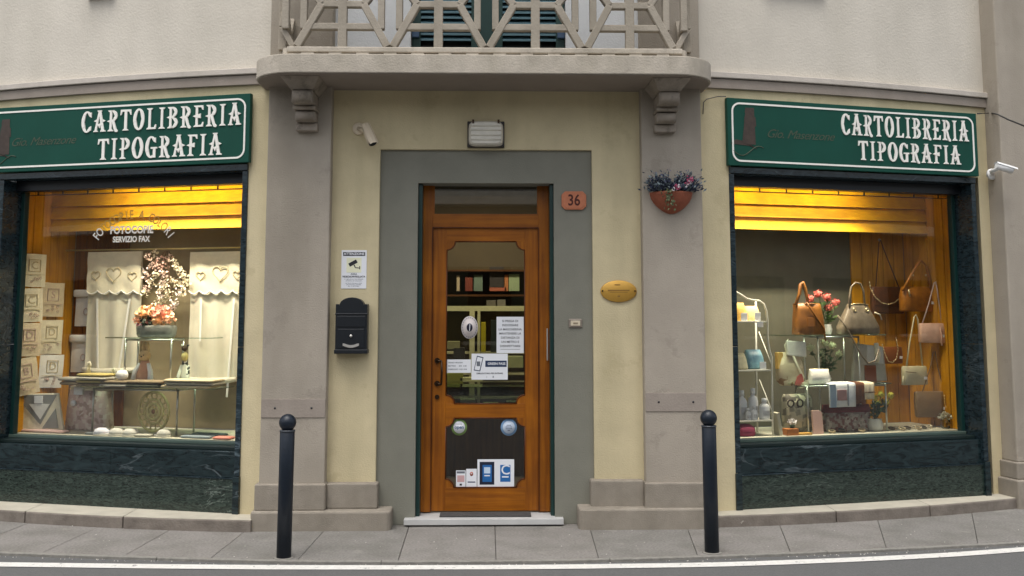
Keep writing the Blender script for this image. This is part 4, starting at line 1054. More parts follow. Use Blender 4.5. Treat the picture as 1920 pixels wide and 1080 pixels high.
# ------------------------------------------------------------------ goods in the left window
def ext(fr, a, b, ya, yb_, y):
    u0, z0 = fr.at(a, yb_, y); u1, z1 = fr.at(b, ya, y)
    return u0, u1, z0, z1
FZ = .601                                            # display floor
linen = mat('linen_cream', '#ddd6bf', rough=.9, var=.08, scale=14, bump=.25, bscale=60, sheen=.3)
linen2 = mat('linen_white', '#e0dfdc', rough=.9, var=.06, scale=14, bump=.2, bscale=60)
linen3 = mat('linen_beige', '#cfc1a6', rough=.9, var=.12, scale=20, bump=.25)
thread = mat('thread_tan', '#bfb394', rough=.9, var=.15)
threadp = mat('thread_rose', '#bfa79e', rough=.9, var=.15)
def pack_mesh(w_, h_, d=.03):
    m = MB(); n = 5; vs_ = []; fs = []
    for i in range(n):
        for j in range(n):
            a, b = i / (n - 1), j / (n - 1); e = math.sin(PI * a) * math.sin(PI * b)
            vs_.append(((a - .5) * w_ + random.uniform(-.003, .003), -d * (.35 + .65 * e), b * h_ + random.uniform(-.003, .003)))
    fs = [(i * n + j, (i + 1) * n + j, (i + 1) * n + j + 1, i * n + j + 1) for i in range(n - 1) for j in range(n - 1)]
    m.add(vs_, fs, True); m.box(-w_ * .48, w_ * .48, -d * .34, 0, h_ * .01, h_ * .99)
    return m
def monogram(t, ch, w_, h_, m, fl):
    mv(text(ch, .095, .001, bold=.0), 0, -.0315, h_ * .64).build('monogram', m, t)
    for a_, b_ in ((-.055, -.05), (.05, .055)): MB().box(a_, b_, -.032, -.026, h_ * .46, h_ * .82).build('monogram_frame', m, t)
    for a_ in (.46, .81): MB().box(-.055, .055, -.0325, -.026, h_ * a_, h_ * a_ + .005).build('monogram_frame', m, t)
    q = MB()
    for k in range(6): q.ring((random.uniform(-.3, .3) * w_, h_ * random.uniform(.12, .30)), .010, .008, .0025, 10, 4, -.03)
    q.build('embroidery', fl, t)
    MB().box(-w_ * .40, w_ * .40, -.034, -.028, h_ * .36, h_ * .375).build('ribbon', m, t)
packs = [(62, 507, 62, 'C', linen, 'top packet of cream linen on the pine end wall', 0), (57, 572, 63, 'C', linen, 'cream linen packet, second down in the front column', -2), (96, 562, 64, 'S', linen3, 'beige packet, top of the rear column of linens', 1),
         (52, 637, 62, 'D', linen3, 'beige packet with sprigs, third down in the front column', 0), (93, 632, 64, 'D', linen, 'cream packet, second down in the rear column', 1),
         (52, 705, 70, 'B', linen3, 'tilted beige packet, lowest of the front column', -9), (93, 696, 62, 'D', linen2, 'pale packet, lowest of the rear column of linens', 3)]
for px, py, hp, ch, m, lab, tl in packs:
    lo_, hi_ = .2, 1.2
    for _ in range(40):
        md = (lo_ + hi_) / 2
        if L.at(px, py, md)[0] > -2.445: lo_ = md
        else: hi_ = md
    y = md; u, z = L.at(px, py, y); zz0 = L.at(px, py + hp / 2, y)[1]; hh = L.at(px, py - hp / 2, y)[1] - zz0
    t = thing('linen_packet', lab, 'linen', L, -2.448, y, zz0, rz=72, group='linen packets on the end wall', tilt=tl)
    pack_mesh(.235, hh).build('packet', m, t); monogram(t, ch, .235, hh, thread if m is not linen3 else threadp, threadp)
# large packet standing at the front corner
u0, u1, z0, z1 = ext(L, 26, 116, 738, 814, .42)
t = thing('blanket_packet', 'large grey and cream packet standing at the front left corner', 'linen', L, (u0 + u1) / 2, .44, FZ, rz=14)
w_, h_ = (u1 - u0), z1 - FZ
MB().prism([(-w_ * .48, 0), (w_ * .5, 0), (w_ * .36, h_), (-w_ * .5, h_ * .97)], -.03, .0).build('packet', linen, t, .006)
MB().prism([(-w_ * .44, h_ * .95), (w_ * .34, h_ * .96), (w_ * .06, h_ * .18)], -.036, -.029).build('grey_flap', mat('grey_stripe', '#8b8c8a', rough=.9, var=.1, streak=.3), t)
MB().prism([(w_ * .1, .03), (w_ * .40, .03), (w_ * .33, h_ * .6)], -.0375, -.029).build('grey_corner', mat('grey_stripe', '#8b8c8a'), t)
MB().prism([(-w_ * .16, h_ * .72), (w_ * .22, h_ * .72), (w_ * .06, h_ * .32)], -.041, -.033).build('white_corner', linen2, t)
MB().box(-.03, .04, -.045, -.036, h_ * .74, h_ * .93).build('care_card', paper, t)
# two white packets on the back wall
for px0_, px1_, ya, yb_, lab in ((135, 178, 543, 612, 'upper white lidded packet half behind the left curtain'), (127, 175, 628, 698, 'lower white lidded packet half behind the left curtain')):
    u0, u1, z0, z1 = ext(L, px0_, px1_, ya, yb_, .90)
    t = thing('white_packet', lab, 'linen', L, (u0 + u1) / 2, .94, z0, group='white packets on the back wall')
    w_, h_ = u1 - u0, z1 - z0
    pack_mesh(w_ * .95, h_ * .8).build('packet', linen2, t)
    MB().loft([(h_ * .8, w_ * .5, .022, 0, -.02), (h_ * .84, w_ * .53, .03, 0, -.02), (h_ * .97, w_ * .53, .03, 0, -.02), (h_, w_ * .48, .02, 0, -.02)], 20, p=4).build('folded_top', linen2, t)
    q = MB(); q.ring((.02, h_ * .4), .022, .03, .004, 14, 5, -.032); q.build('motif', threadp, t)
# rod, curtains
ru0, rz0 = L.at(112, 469, .82); ru1, rz1 = L.at(453, 465, .82)
solo(MB().tube([(ru0, 0, 0), (ru1, 0, 0)], .007, 10), 'curtain_rod', mat('rod_brass', '#d9c98a', rough=.35, metal=.5), 'thin brass curtain rod across the left window', 'curtain rod', L, 0, .82, (rz0 + rz1) / 2)
def heart(q, c, s_, r=.0045):
    pts = []
    for i in range(28):
        a = 2 * PI * i / 28
        pts.append((c[0] + s_ * .0625 * 16 * math.sin(a) ** 3, -.012, c[1] + s_ * .0625 * (13 * math.cos(a) - 5 * math.cos(2 * a) - 2 * math.cos(3 * a) - math.cos(4 * a))))
    q.tube(pts, r, 6, close=True)
sheer = mat('curtain_linen', '#c6c1b0', rough=.9, var=.05, scale=10, bump=.15, sheen=.3)
def curtain(a, b, ybot, lab, hearts, ties, tail):
    u0, u1, zb, zt_ = ext(L, a, b, 471, ybot, .84)
    zv = L.at(a, 548, .84)[1]
    t = thing('curtain', lab, 'curtain', L, (u0 + u1) / 2, .84, zb, group='linen curtains')
    w_, h_ = u1 - u0, zt_ - zb
    def sheet(z0, z1, amp, y0, nx=40, nz=10, scal=0.0, th=.004):
        f = []
        for j in range(nz + 1):
            for i in range(nx + 1):
                fx, fz = i / nx, j / nz
                z = z0 + (z1 - z0) * fz
                if scal: z -= scal * (1 - fz) * abs(math.sin(fx * PI * 4.5))
                f.append(((fx - .5) * w_, y0 + amp * math.sin(fx * 19 + .6 * math.sin(fz * 3)) * (1.15 - fz) + .004 * math.sin(fz * 14 + fx * 9), z))
        n = nx + 1
        fs = [(j * n + i, j * n + i + 1, (j + 1) * n + i + 1, (j + 1) * n + i) for j in range(nz) for i in range(nx)]
        bk = [(x, y + th, z) for x, y, z in f]
        o = len(f); m = MB().add(f + bk, fs + [tuple(k + o for k in q[::-1]) for q in fs], True)
        return m
    sheet(.0, h_, .016, 0).build('drop', sheer, t)
    sheet(zv - zb, h_ - .002, .008, -.022, scal=.03).build('valance', linen, t)
    zz = [(i / 36 - .5) * w_ for i in range(37)]
    MB().tube([(x, -.030, zv - zb + .012 - .03 * abs(math.sin((x / w_ + .5) * PI * 4.5))) for x in zz], .0065, 6).build('scalloped_hem', linen2, t)
    for (hx_, hz_, hs_) in hearts:
        q = MB(); c_ = L.at(hx_, hz_, .82); heart(q, (c_[0] - (u0 + u1) / 2, c_[1] - zb), hs_); q.v = [(x, y - .018, z) for x, y, z in q.v]; q.build('heart_applique', thread, t)
    for tp, tb_, ybt in ties:
        c1 = L.at(tp, 560, .80); c2 = L.at(tb_, ybt, .80)
        m = MB().bar((c1[0] - (u0 + u1) / 2, c1[1] - zb), (c2[0] - (u0 + u1) / 2, c2[1] - zb), .018, -.032, -.028); m.build('tie', linen2, t)
    sm2 = MB().tube([(-w_ * .5, -.015, .01), (-w_ * .2, -.03, -.012), (w_ * .15, -.03, -.006), (w_ * .5, -.015, .012)], [.02, .032, .03, .02], 12); sm2.build('rolled_hem', sheer, t)
curtain(158, 268, 694, 'left linen curtain with three heart appliques', ((181, 516, .045), (214, 514, .075), (249, 518, .045)), ((181, 182, 705), (242, 222, 690)), 0)
curtain(351, 452, 712, 'right linen curtain with heart appliques beside the marble jamb', ((377, 517, .042), (414, 512, .075), (446, 515, .04)), ((376, 374, 640), (438, 424, 745)), 0)
# blossom garland
random.seed(3)
gu, gz = L.at(312, 470, .80)
t = thing('blossom_garland', 'hanging garland of pink and cream blossom between the curtains', 'garland', L, gu, .80, gz)
br = mat('twig', '#6a4b38', rough=.9)
blp = [mat('blossom_%d' % i, c_, rough=.7, var=.1, scale=30) for i, c_ in enumerate(('#ecd0c4', '#f3ead2', '#e6beb2', '#efe0da'))]
pxs = [(278, 482), (290, 476), (300, 486), (286, 498), (276, 508), (296, 500), (318, 484), (328, 492), (310, 496), (334, 502), (340, 512), (348, 520), (336, 526), (346, 536), (328, 534), (320, 524), (306, 530), (312, 540), (298, 538), (284, 530), (276, 540), (272, 550), (300, 552), (318, 550), (334, 546), (344, 548), (296, 566), (310, 560), (328, 566), (322, 578), (276, 520), (290, 516), (352, 530), (306, 514)]
for i, (a, b) in enumerate(pxs):
    y = .78 + random.uniform(-.05, .03); u, z = L.at(a, b, y)
    q = MB(); q.petals((u - gu, y - .80, z - gz), .030, 20, .026); q.build('blossom', blp[(0 if a < 300 and b < 525 and i % 3 == 0 else random.choice((0, 1, 1, 3)))] if b > 500 else blp[i % 3], t)
for path in (((312, 470), (305, 500), (300, 540), (296, 566)), ((316, 470), (335, 505), (345, 548)), ((314, 470), (318, 530), (326, 590), (330, 620)), ((310, 470), (285, 500), (275, 545))):
    MB().tube([(L.at(a, b, .81)[0] - gu, .012, L.at(a, b, .81)[1] - gz) for a, b in path], .004, 5).build('twig', br, t)
# glass tables
def glass_table(fr, name, lab, a, b, ytop, y0, y1, legs, zfoot, cat='display stand', railpx=None):
    u0, zt_ = fr.at(a, ytop, y0); u1, _ = fr.at(b, ytop, y0)
    t = thing(name, lab, cat, fr, (u0 + u1) / 2, (y0 + y1) / 2, zfoot)
    hw, hd, h_ = (u1 - u0) / 2, (y1 - y0) / 2, zt_ - zfoot
    MB().box(-hw, hw, -hd, hd, h_ - .010, h_).build('glass_top', shelf_glass, t, .001)
    us = [fr.at(p, ytop, y0)[0] - (u0 + u1) / 2 for p in legs]
    for x in us:
        for y in (-hd + .03, hd - .03):
            MB().tube([(x, y, 0), (x, y, h_ - .012)], .0085, 10).build('leg', chrome, t)
    for y in (-hd + .03, hd - .03):
        MB().tube([(us[0], y, h_ - .022), (us[-1], y, h_ - .022)], .0085, 8).build('rail', chrome, t)
    for x in (us[0], us[-1]): MB().tube([(x, -hd + .03, h_ - .022), (x, hd - .03, h_ - .022)], .0085, 8).build('rail', chrome, t)
    return h_ + zfoot
zlow = glass_table(L, 'glass_stand', 'lower glass stand on chrome legs covered with folded cloths', 150, 402, 724, .40, .72, (172, 330), FZ)
zup = glass_table(L, 'glass_stand', 'upper glass stand carrying the pot of orange roses', 197, 390, 632, .44, .68, (232, 318), zlow)
# rose pot
u, z = L.at(288, 632, .52)
t = thing('rose_pot', 'grey oval pot of orange and pink roses on the upper glass stand', 'flower pot', L, u, .56, zup)
MB().loft([(0, .16, .075), (.02, .172, .085), (.08, .178, .088), (.10, .165, .08)], 24, p=3).build('pot', mat('zinc_pot', '#63655f', rough=.7, var=.25, scale=18, bump=.3), t)
random.seed(5)
for (a, b, r_, c_) in ((268, 588, .055, '#f2c08c'), (286, 582, .05, '#f0b795'), (302, 586, .06, '#eea48f'), (314, 596, .05, '#f4c088'), (296, 600, .05, '#f0b487'), (258, 600, .035, '#d98f8f'), (278, 604, .03, '#e0a0a0'), (262, 612, .03, '#c98a98')):
    x, z = L.at(a, b, .52); q = MB(); q.ball((x - u, -.03, z - zup), r_ * .6, 10, 6); q.petals((x - u, -.03, z - zup), r_, 46, r_ * .7); q.build('rose', mat('rose_%d' % (a % 7), c_, rough=.7, var=.12, scale=30), t)
q = MB(); x, z = L.at(273, 602, .5); q.petals((x - u, -.05, z - zup), .035, 40, .035); q.build('leaves', mat('dark_leaf', '#1d2a16', rough=.7), t)
# folded cloths on the lower stand
def folded(fr, a, b, yc, zb, h_, d, m, lab, layers=3, cat='cloth', grp='folded cloths on the lower glass stand'):
    u0, _ = fr.at(a, 715, yc); u1, _ = fr.at(b, 715, yc); w_ = (u1 - u0) / 2
    t = thing('folded_cloth', lab, cat, fr, (u0 + u1) / 2, yc, zb, rz=random.uniform(-5, 5), group=grp)
    lh = h_ / layers; d0 = d
    for k in range(layers):
        q = MB(); e = random.uniform(-.022, .022); d = d0 * random.uniform(.85, 1.1)
        q.loft([(-w_ + e, d * .45, lh * .30, 0, lh * (k + .5)), (-w_ + .012 + e, d * .5, lh * .48, 0, lh * (k + .5)), (w_ * .3, d * .5, lh * .52, 0, lh * (k + .5)), (w_ - .012 + e, d * .5, lh * .46, 0, lh * (k + .5)), (w_ + e, d * .45, lh * .28, 0, lh * (k + .5))], 14, p=3.5, axis='X')
        q.build('fold', m[k % len(m)], t)
    return t
cA = mat('cloth_taupe', '#75664f', rough=.95, var=.15, scale=30); cB = mat('cloth_straw', '#ab9a5e', rough=.95, var=.12, scale=30); cC = mat('cloth_pale', '#a39f92', rough=.95, var=.1, scale=30); cD = mat('cloth_bottle', '#33382b', rough=.95, var=.2, scale=30); cE = mat('cloth_cream', '#b9ad90', rough=.95, var=.1, scale=30)
folded(L, 121, 172, .52, zlow, .07, .18, (cA, cC), 'rolled taupe cloth at the left end of the lower stand', 2)
folded(L, 152, 208, .44, zlow, .11, .2, (cA, cB, cC, cB), 'stack of straw and taupe cloths on the lower stand', 4)
folded(L, 200, 258, .43, zlow, .055, .18, (cC, cA), 'pale grey cloth in the middle of the lower stand', 2)
folded(L, 250, 314, .43, zlow, .06, .2, (cD, cA), 'dark bottle-green cloth on the lower stand', 2)
folded(L, 314, 408, .45, zlow, .075, .22, (cE, cC, cE), 'cream cloths at the right end of the lower stand', 3)
# figures on the stand
def figure(px, ptop, pbot, lab, kind):
    u, zt_ = L.at(px, ptop, .58); t = thing(kind, lab, 'soft toy', L, u, .60, zlow + .001)
    h_ = zt_ - zlow - .001
    return t, h_
t, h_ = figure(271, 641, 712, 'soft rabbit toy in a pink dress on the lower stand', 'rabbit_toy')
fur = mat('toy_fur', '#c9ab82', rough=.95, var=.15, scale=40, bump=.3); dress = mat('toy_dress', '#b98f7a', rough=.95, var=.12, scale=25); sleeve = mat('toy_white', '#e3e4e8', rough=.9)
MB().loft([(0, .085, .06), (h_ * .2, .08, .058), (h_ * .45, .05, .04), (h_ * .58, .03, .03)], 18).build('dress', dress, t)
MB().ball((0, -.01, h_ * .68), .052, 14, 10, (1, .9, .95)).build('head', fur, t)
for s_ in (-1, 1):
    MB().loft([(h_ * .74, .014, .01, s_ * .018, 0), (h_ * .88, .02, .012, s_ * .02, 0), (h_, .008, .006, s_ * .016, 0)], 10).build('ear', fur, t)
    MB().tube([(s_ * .04, -.01, h_ * .5), (s_ * .075, -.03, h_ * .32), (s_ * .085, -.04, h_ * .06)], [.016, .022, .026], 10).build('sleeve', sleeve, t)
    MB().ball((s_ * .018, -.055, h_ * .70), .005, 8, 6).build('eye', ink, t)
MB().ball((0, -.058, h_ * .665), .007, 8, 6).build('nose', ink, t)
t, h_ = figure(346, 645, 712, 'tall spotted cow toy with straw hat on the lower stand', 'cow_toy')
cow = checker('cow_spots', '#2b2a28', '#dedad0', 26)
MB().loft([(0, .04, .035), (h_ * .1, .034, .03), (h_ * .45, .036, .03), (h_ * .6, .02, .02)], 14).build('body', cow, t)
for s_ in (-1, 1):
    MB().tube([(s_ * .03, 0, h_ * .5), (s_ * .045, -.03, h_ * .2), (s_ * .05, -.05, 0)], [.014, .017, .02], 8).build('leg', cow, t)
    MB().tube([(s_ * .02, -.01, h_ * .95), (s_ * .036, -.01, h_ * .98)], .008, 8).build('ear', cow, t)
MB().ball((0, -.01, h_ * .7), .033, 12, 8, (.9, 1, 1.2)).build('head', mat('toy_straw', '#cbb77c', rough=.9), t)
MB().ball((0, -.015, h_ * .9), .026, 12, 8).build('cap', mat('toy_brown', '#4a372a', rough=.9), t)
u, z = L.at(228, 718, .42)
solo(MB().loft([(0, .03, .025), (.02, .055, .04), (.05, .058, .04), (.075, .04, .03), (.085, .01, .01)], 14), 'shell_box', linen2, 'small white shell-shaped box on the pale grey cloth', 'box', L, u, .42, zlow + .057)
for px, lab in ((165, 'small cream figurine at the left of the lower stand'), (211, 'small cream figurine beside the white shell box')):
    u, z = L.at(px, 700, .5)
    t = thing('figurine', lab, 'figurine', L, u, .5, zlow + (.112 if px < 200 else .057))
    MB().loft([(0, .026, .02), (.03, .02, .016), (.06, .012, .012), (.075, .016, .014), (.09, .006, .006)], 12).build('body', linen, t)
    MB().tube([(0, 0, .07), (.02, -.01, .09), (.03, -.012, .07), (.03, -.012, .04)], .007, 8).build('neck', linen, t)
u, z = L.at(200, 705, .66)
solo(MB().loft([(-.13, .03, .03), (-.11, .055, .05), (.11, .055, .05), (.13, .03, .03)], 16, axis='X'), 'bolster', linen, 'cream bolster cushion lying behind the toys', 'cushion', L, u, .66, zlow + .05)
# things on the display floor
u0, u1, z0, z1 = ext(L, 121, 206, 726, 806, .62)
patch = checker('patchwork_pink', '#cdb3ab', '#d9cabf', 30, c3='#b0968d')
t = thing('patchwork_bag', 'pink patchwork bag standing under the lower stand', 'bag', L, (u0 + u1) / 2, .66, FZ)
w_, h_ = (u1 - u0) / 2, z1 - FZ
MB().loft([(0, w_ * .98, .07), (.02, w_, .075), (h_ * .6, w_ * .92, .07), (h_, w_ * .84, .055)], 24, p=5).build('body', patch, t)
MB().loft([(h_ - .03, w_ * .865, .06), (h_ + .004, w_ * .85, .058)], 24, p=5).build('hem', linen, t)
MB().box(-w_ * .5, -w_ * .1, -.085, -.07, h_ * .82, h_ * 1.0).build('label_card', paper, t); MB().loft([(-.09, .026, .026), (-.075, .026, .026)], 16, axis='Y').xf(Matrix.Translation((-w_ * .5, 0, h_ * .62))).build('round_tag', paper, t)
u, z = L.at(288, 772, .60)
t = thing('fretwork_disc', 'round pierced wooden fretwork disc leaning under the stand', 'ornament', L, u, .60, FZ + .175, 0, None)
fm = mat('fret_wood', '#cdbd88', rough=.7, var=.12, scale=20); rr_ = .165
for ra, r_ in ((1.0, .012), (.62, .010), (.40, .012), (.17, .010)):
    q = MB(); q.ring((0, 0), rr_ * ra * .88, rr_ * ra, r_, 36, 6); q.build('ring', fm, t)
for k in range(8):
    g = 2 * PI * k / 8
    q = MB(); q.ring((rr_ * .81 * .88 * math.cos(g), rr_ * .81 * math.sin(g)), .026, .028, .0065, 16, 5); q.build('scroll', fm, t)
    q = MB(); q.ring((rr_ * .285 * .88 * math.cos(g), rr_ * .285 * math.sin(g)), .015, .017, .005, 12, 5); q.build('petal', fm, t)
    MB().tube([(rr_ * .42 * .88 * math.cos(g + .39), 0, rr_ * .42 * math.sin(g + .39)), (rr_ * .62 * .88 * math.cos(g + .39), 0, rr_ * .62 * math.sin(g + .39))], .006, 6).build('spoke', fm, t)
MB().ball((0, -.004, 0), .02, 12, 8, (1, .4, 1)).build('boss', mat('fret_red', '#8a5f45', rough=.7), t)
slipw = mat('slipper_white', '#d9dae6', rough=.95, var=.06, scale=30, bump=.3, sheen=.4); slips = mat('slipper_grey', '#c6c4be', rough=.95, var=.1, scale=30, bump=.3)
for px, y, rz, m, lab in ((200, .36, -62, slipw, 'leftmost white slipper on the display floor'), (229, .37, -55, slips, 'pale slipper, second from the left on the display floor'), (254, .37, -58, slips, 'pale slipper, third from the left on the display floor'), (304, .38, 60, mat('slipper_stripe', '#d2d0cb', rough=.95, var=.15, scale=50, streak=.35), 'striped slipper below the fretwork disc')):
    u, z = L.at(px, 815, y)
    t = thing('slipper', lab, 'slipper', L, u, y, FZ, rz=rz, group='slippers on the display floor')
    MB().loft([(0, .052, .105), (.012, .055, .108), (.016, .05, .10)], 20, p=2.6).build('sole', slips, t)
    MB().loft([(.012, .053, .078, 0, -.028), (.03, .052, .072, 0, -.030), (.048, .042, .058, 0, -.036), (.060, .022, .034, 0, -.034)], 18, p=2.3).build('upper', m, t)
for a, b, y, m, lab in ((30, 132, .40, mat('cloth_rose', '#d3b3ae', rough=.95, var=.1), 'rose cloth lying flat at the front left of the floor'), (168, 192, .36, mat('cloth_slate', '#70777a', rough=.95), 'slate cloth lying left of the slippers'), (345, 400, .36, mat('cloth_blue', '#7e8b94', rough=.95), 'blue-grey cloth lying right of the slippers'), (408, 440, .34, mat('cloth_coral', '#cf8478', rough=.95, var=.1), 'coral cloth lying at the right end of the floor'), (370, 430, .52, mat('cloth_teal', '#4d5f61', rough=.95), 'dark teal cloth lying behind the blue-grey one'), (262, 290, .34, mat('cloth_stone', '#a9a79c', rough=.95), 'stone-grey cloth lying in front of the disc')):
    folded(L, a, b, y, FZ, .022, .1, (m,), lab, 1, 'cloth', 'cloths on the display floor')
# lettering on the glass
t = thing('glass_lettering', 'white vinyl lettering on the glass of the left window', 'lettering', L, *(lambda q: (q[0], .243, q[1]))(L.at(247, 440, .243)))
vin = mat('vinyl_white', '#efe9dc', rough=.6); vin2 = mat('vinyl_gold', '#c9a04a', rough=.6)
def onglass(px, py): a = L.at(px, py, .243); return a[0] - L.at(247, 440, .243)[0], a[1] - L.at(247, 440, .243)[1]
x, z = onglass(247, 431.5); mb = text('FOTOCOPIE', .087, .0005, bold=.0035); mv(mb, x, -.002, z, .86, 1.0).build('line', vin, t)
x, z = onglass(246, 449); mb = text('SERVIZIO FAX', .070, .0005, bold=.0025); mv(mb, x, -.002, z, .80, .95).build('line', vin, t)
cx, cz = onglass(248, 500); rad = .435; word = 'FOTOCOPIE A COLORI'
for i, ch in enumerate(word):
    if ch == ' ': continue
    g = R(54 - 108 * i / (len(word) - 1))
    mv(text(ch, .105, .0005, bold=.001), cx - rad * math.sin(g), -.002, cz + rad * math.cos(g), .72, 1.0, rot=g).build('arched_letter', vin if i < 2 or i > 15 else vin2, t)

# ------------------------------------------------------------------ goods in the right window
G = Rr
def gp(px, py, y): return G.at(px, py, y)
def path(pts, y, o):
    """pixels (or (px,py,y)) to points relative to o = (u, y, z)"""
    out = []
    for p in pts:
        yy = p[2] if len(p) > 2 else y
        u, z = gp(p[0], p[1], yy); out.append((u - o[0], yy - o[1], z - o[2]))
    return out
def lea(name, c, **k): return mat(name, c, rough=k.pop('rough', .42), var=k.pop('var', .12), scale=12, bump=.12, bscale=120, **k)
gold = mat('gold_chain', '#d9c79a', rough=.3, metal=.7)
# white wire rack
y0, y1 = .36, .62
u0, _ = gp(1372, 700, y0); u1, zb = gp(1449, 815, y0)
t = thing('wire_rack', 'white wire rack with three shelves at the left of the right window', 'rack', G, u0, y0, FZ)
o = (u0, y0, FZ)
rk = mat('rack_white', '#d5d3c8', rough=.4)
MB().tube(path([(1380, 547), (1390, 553), (1400, 560), (1413, 563), (1424, 564), (1432, 570), (1437, 583), (1439, 600), (1440, 640), (1443, 658), (1447, 670), (1448, 740), (1449, 817)], y0, o), .008, 8).build('front_post', rk, t)
MB().tube(path([(1417, 562), (1418, 700), (1420, 812)], y1, o), .009, 8).build('rear_post', rk, t)
MB().tube(path([(1379, 560), (1381, 815)], y1, o), .009, 8).build('rear_post', rk, t)
for a in ((1423, 622, 1446, 682), (1424, 712, 1448, 772)):
    MB().tube(path([(a[0], a[1], y1), (a[2], a[3], y0)], y0, o), .005, 6).build('brace', rk, t)
shz = []
for py, b in ((602, 1438), (693, 1446), (787, 1449)):
    ub, z = gp(b, py, y0)
    MB().box(-.06, ub - u0, -.005, y1 - y0, z - FZ - .012, z - FZ).build('rack_shelf', rk, t, .003); shz.append(z)
MB().tube([(-.05, 0, .0), (-.05, 0, shz[0] - FZ + .25)], .008, 8).build('front_post', rk, t)
def rackbox(a, b, ya, sh_, y, m, name, lab, cat, d=.06, lean=0, shape='box'):
    ua, _ = gp(a, 700, y); ub, _ = gp(b, 700, y); h_ = gp(a, ya, y)[1] - shz[sh_]
    w_ = (ub - ua) / 2
    q = MB().loft([(0, w_ * .96, d), (.01, w_, d * 1.05), (h_ * .6, w_ * .95, d * .9), (h_, w_ * .8, d * .4)], 18, p=4) if shape == 'bag' else MB().box(-w_, w_, -d / 2, d / 2, 0, h_)
    return solo(q, name, m, lab, cat, G, (ua + ub) / 2, y, shz[sh_] + .001, bevel=.004 if shape == 'box' else 0, lean=lean)
ylw = mat('gift_yellow', '#e3b65e', rough=.8, var=.15, scale=25); ylw2 = mat('gift_peach', '#e8c58f', rough=.8, var=.2, scale=30)
rackbox(1379, 1398, 568, 0, .46, ylw, 'gift_bag', 'yellow gift bag at the left of the rack\'s top shelf', 'gift bag', .05, shape='bag')
rackbox(1396, 1424, 574, 0, .50, ylw2, 'gift_bag', 'peach gift bag at the right of the rack\'s top shelf', 'gift bag', .06, shape='bag')
rackbox(1392, 1404, 587, 0, .385, paper, 'price_card', 'price card in front of the yellow gift bags', 'card', .003)
rackbox(1418, 1429, 586, 0, .385, paper, 'price_card', 'price card at the right end of the top shelf', 'card', .003)
u, z = gp(1425, 610, .35); solo(MB().box(-.03, .03, -.0015, .0015, -.045, .0).prism([(-.002, .0), (.002, .0), (.002, .03), (-.002, .03)], -.001, .001), 'price_card', paper, 'price card hanging under the rack\'s top shelf', 'card', G, u, .35, z + .03)
rackbox(1381, 1401, 662, 1, .43, mat('soap_cream', '#dcd5b4', rough=.7, var=.15, scale=30), 'soap_packet', 'cream packet on the rack\'s middle shelf', 'packet', .035, lean=-14, shape='bag')
rackbox(1398, 1432, 656, 1, .47, mat('bath_blue', '#7fa8b3', rough=.5, var=.35, scale=9, alt='#3f6f90'), 'bath_packet', 'blue and aqua packet on the rack\'s middle shelf', 'packet', .05, lean=-10, shape='bag')
rackbox(1425, 1437, 679, 1, .39, paper, 'price_card', 'price card beside the blue packet', 'card', .003)
bw_ = mat('bottle_white', '#dfe1e6', rough=.35, var=.03)
for px, hw, top, y, lab in ((1391, 9.5, 732, .46, 'tall white bottle at the left of the bottom rack shelf'), (1412, 9, 728, .50, 'tall white bottle in the middle of the bottom rack shelf'), (1402, 5.5, 766, .39, 'small white bottle in front of the two tall ones'), (1414, 5.5, 762, .38, 'small white bottle right of the other small one'), (1433, 9.5, 747, .43, 'squat white bottle at the right of the bottom rack shelf')):
    u, _ = gp(px, 760, y); r_ = gp(px + hw, 760, y)[0] - u; h_ = gp(px, top, y)[1] - shz[2]
    t = thing('bottle', lab, 'bottle', G, u, y, shz[2] + .001, group='white bottles on the rack')
    MB().loft([(0, r_ * .92, r_ * .7), (.006, r_, r_ * .75), (h_ * .58, r_, r_ * .75), (h_ * .70, r_ * .75, r_ * .6), (h_ * .76, r_ * .36, r_ * .36), (h_ * .80, r_ * .34, r_ * .34)], 18).build('body', bw_, t)
    MB().loft([(h_ * .80, r_ * .48, r_ * .48), (h_, r_ * .44, r_ * .44)], 14).build('cap', bw_, t)
    MB().box(-r_ * .6, r_ * .6, -r_ * .80, -r_ * .74, h_ * .18, h_ * .42).build('label', mat('bottle_label', '#b9bac0', rough=.6, var=.2, scale=60), t)
u, z = gp(1397, 812, .40); solo(MB().loft([(0, .08, .07), (.02, .09, .08), (.07, .085, .075), (.095, .05, .04)], 18, p=3), 'pouch', mat('magenta_cloth', '#7c2544', rough=.9, var=.15), 'magenta pouch on the floor under the rack', 'pouch', G, u, .42, FZ)
# tables
zt2 = glass_table(G, 'glass_stand', 'upper glass stand carrying the brown tote and grey handbag', 1463, 1662, 628, .46, .74, (1537, 1613), FZ)
zm2 = glass_table(G, 'glass_stand', 'lower glass stand with towels hanging over its edge', 1500, 1672, 721, .36, .60, (1517, 1664), FZ)
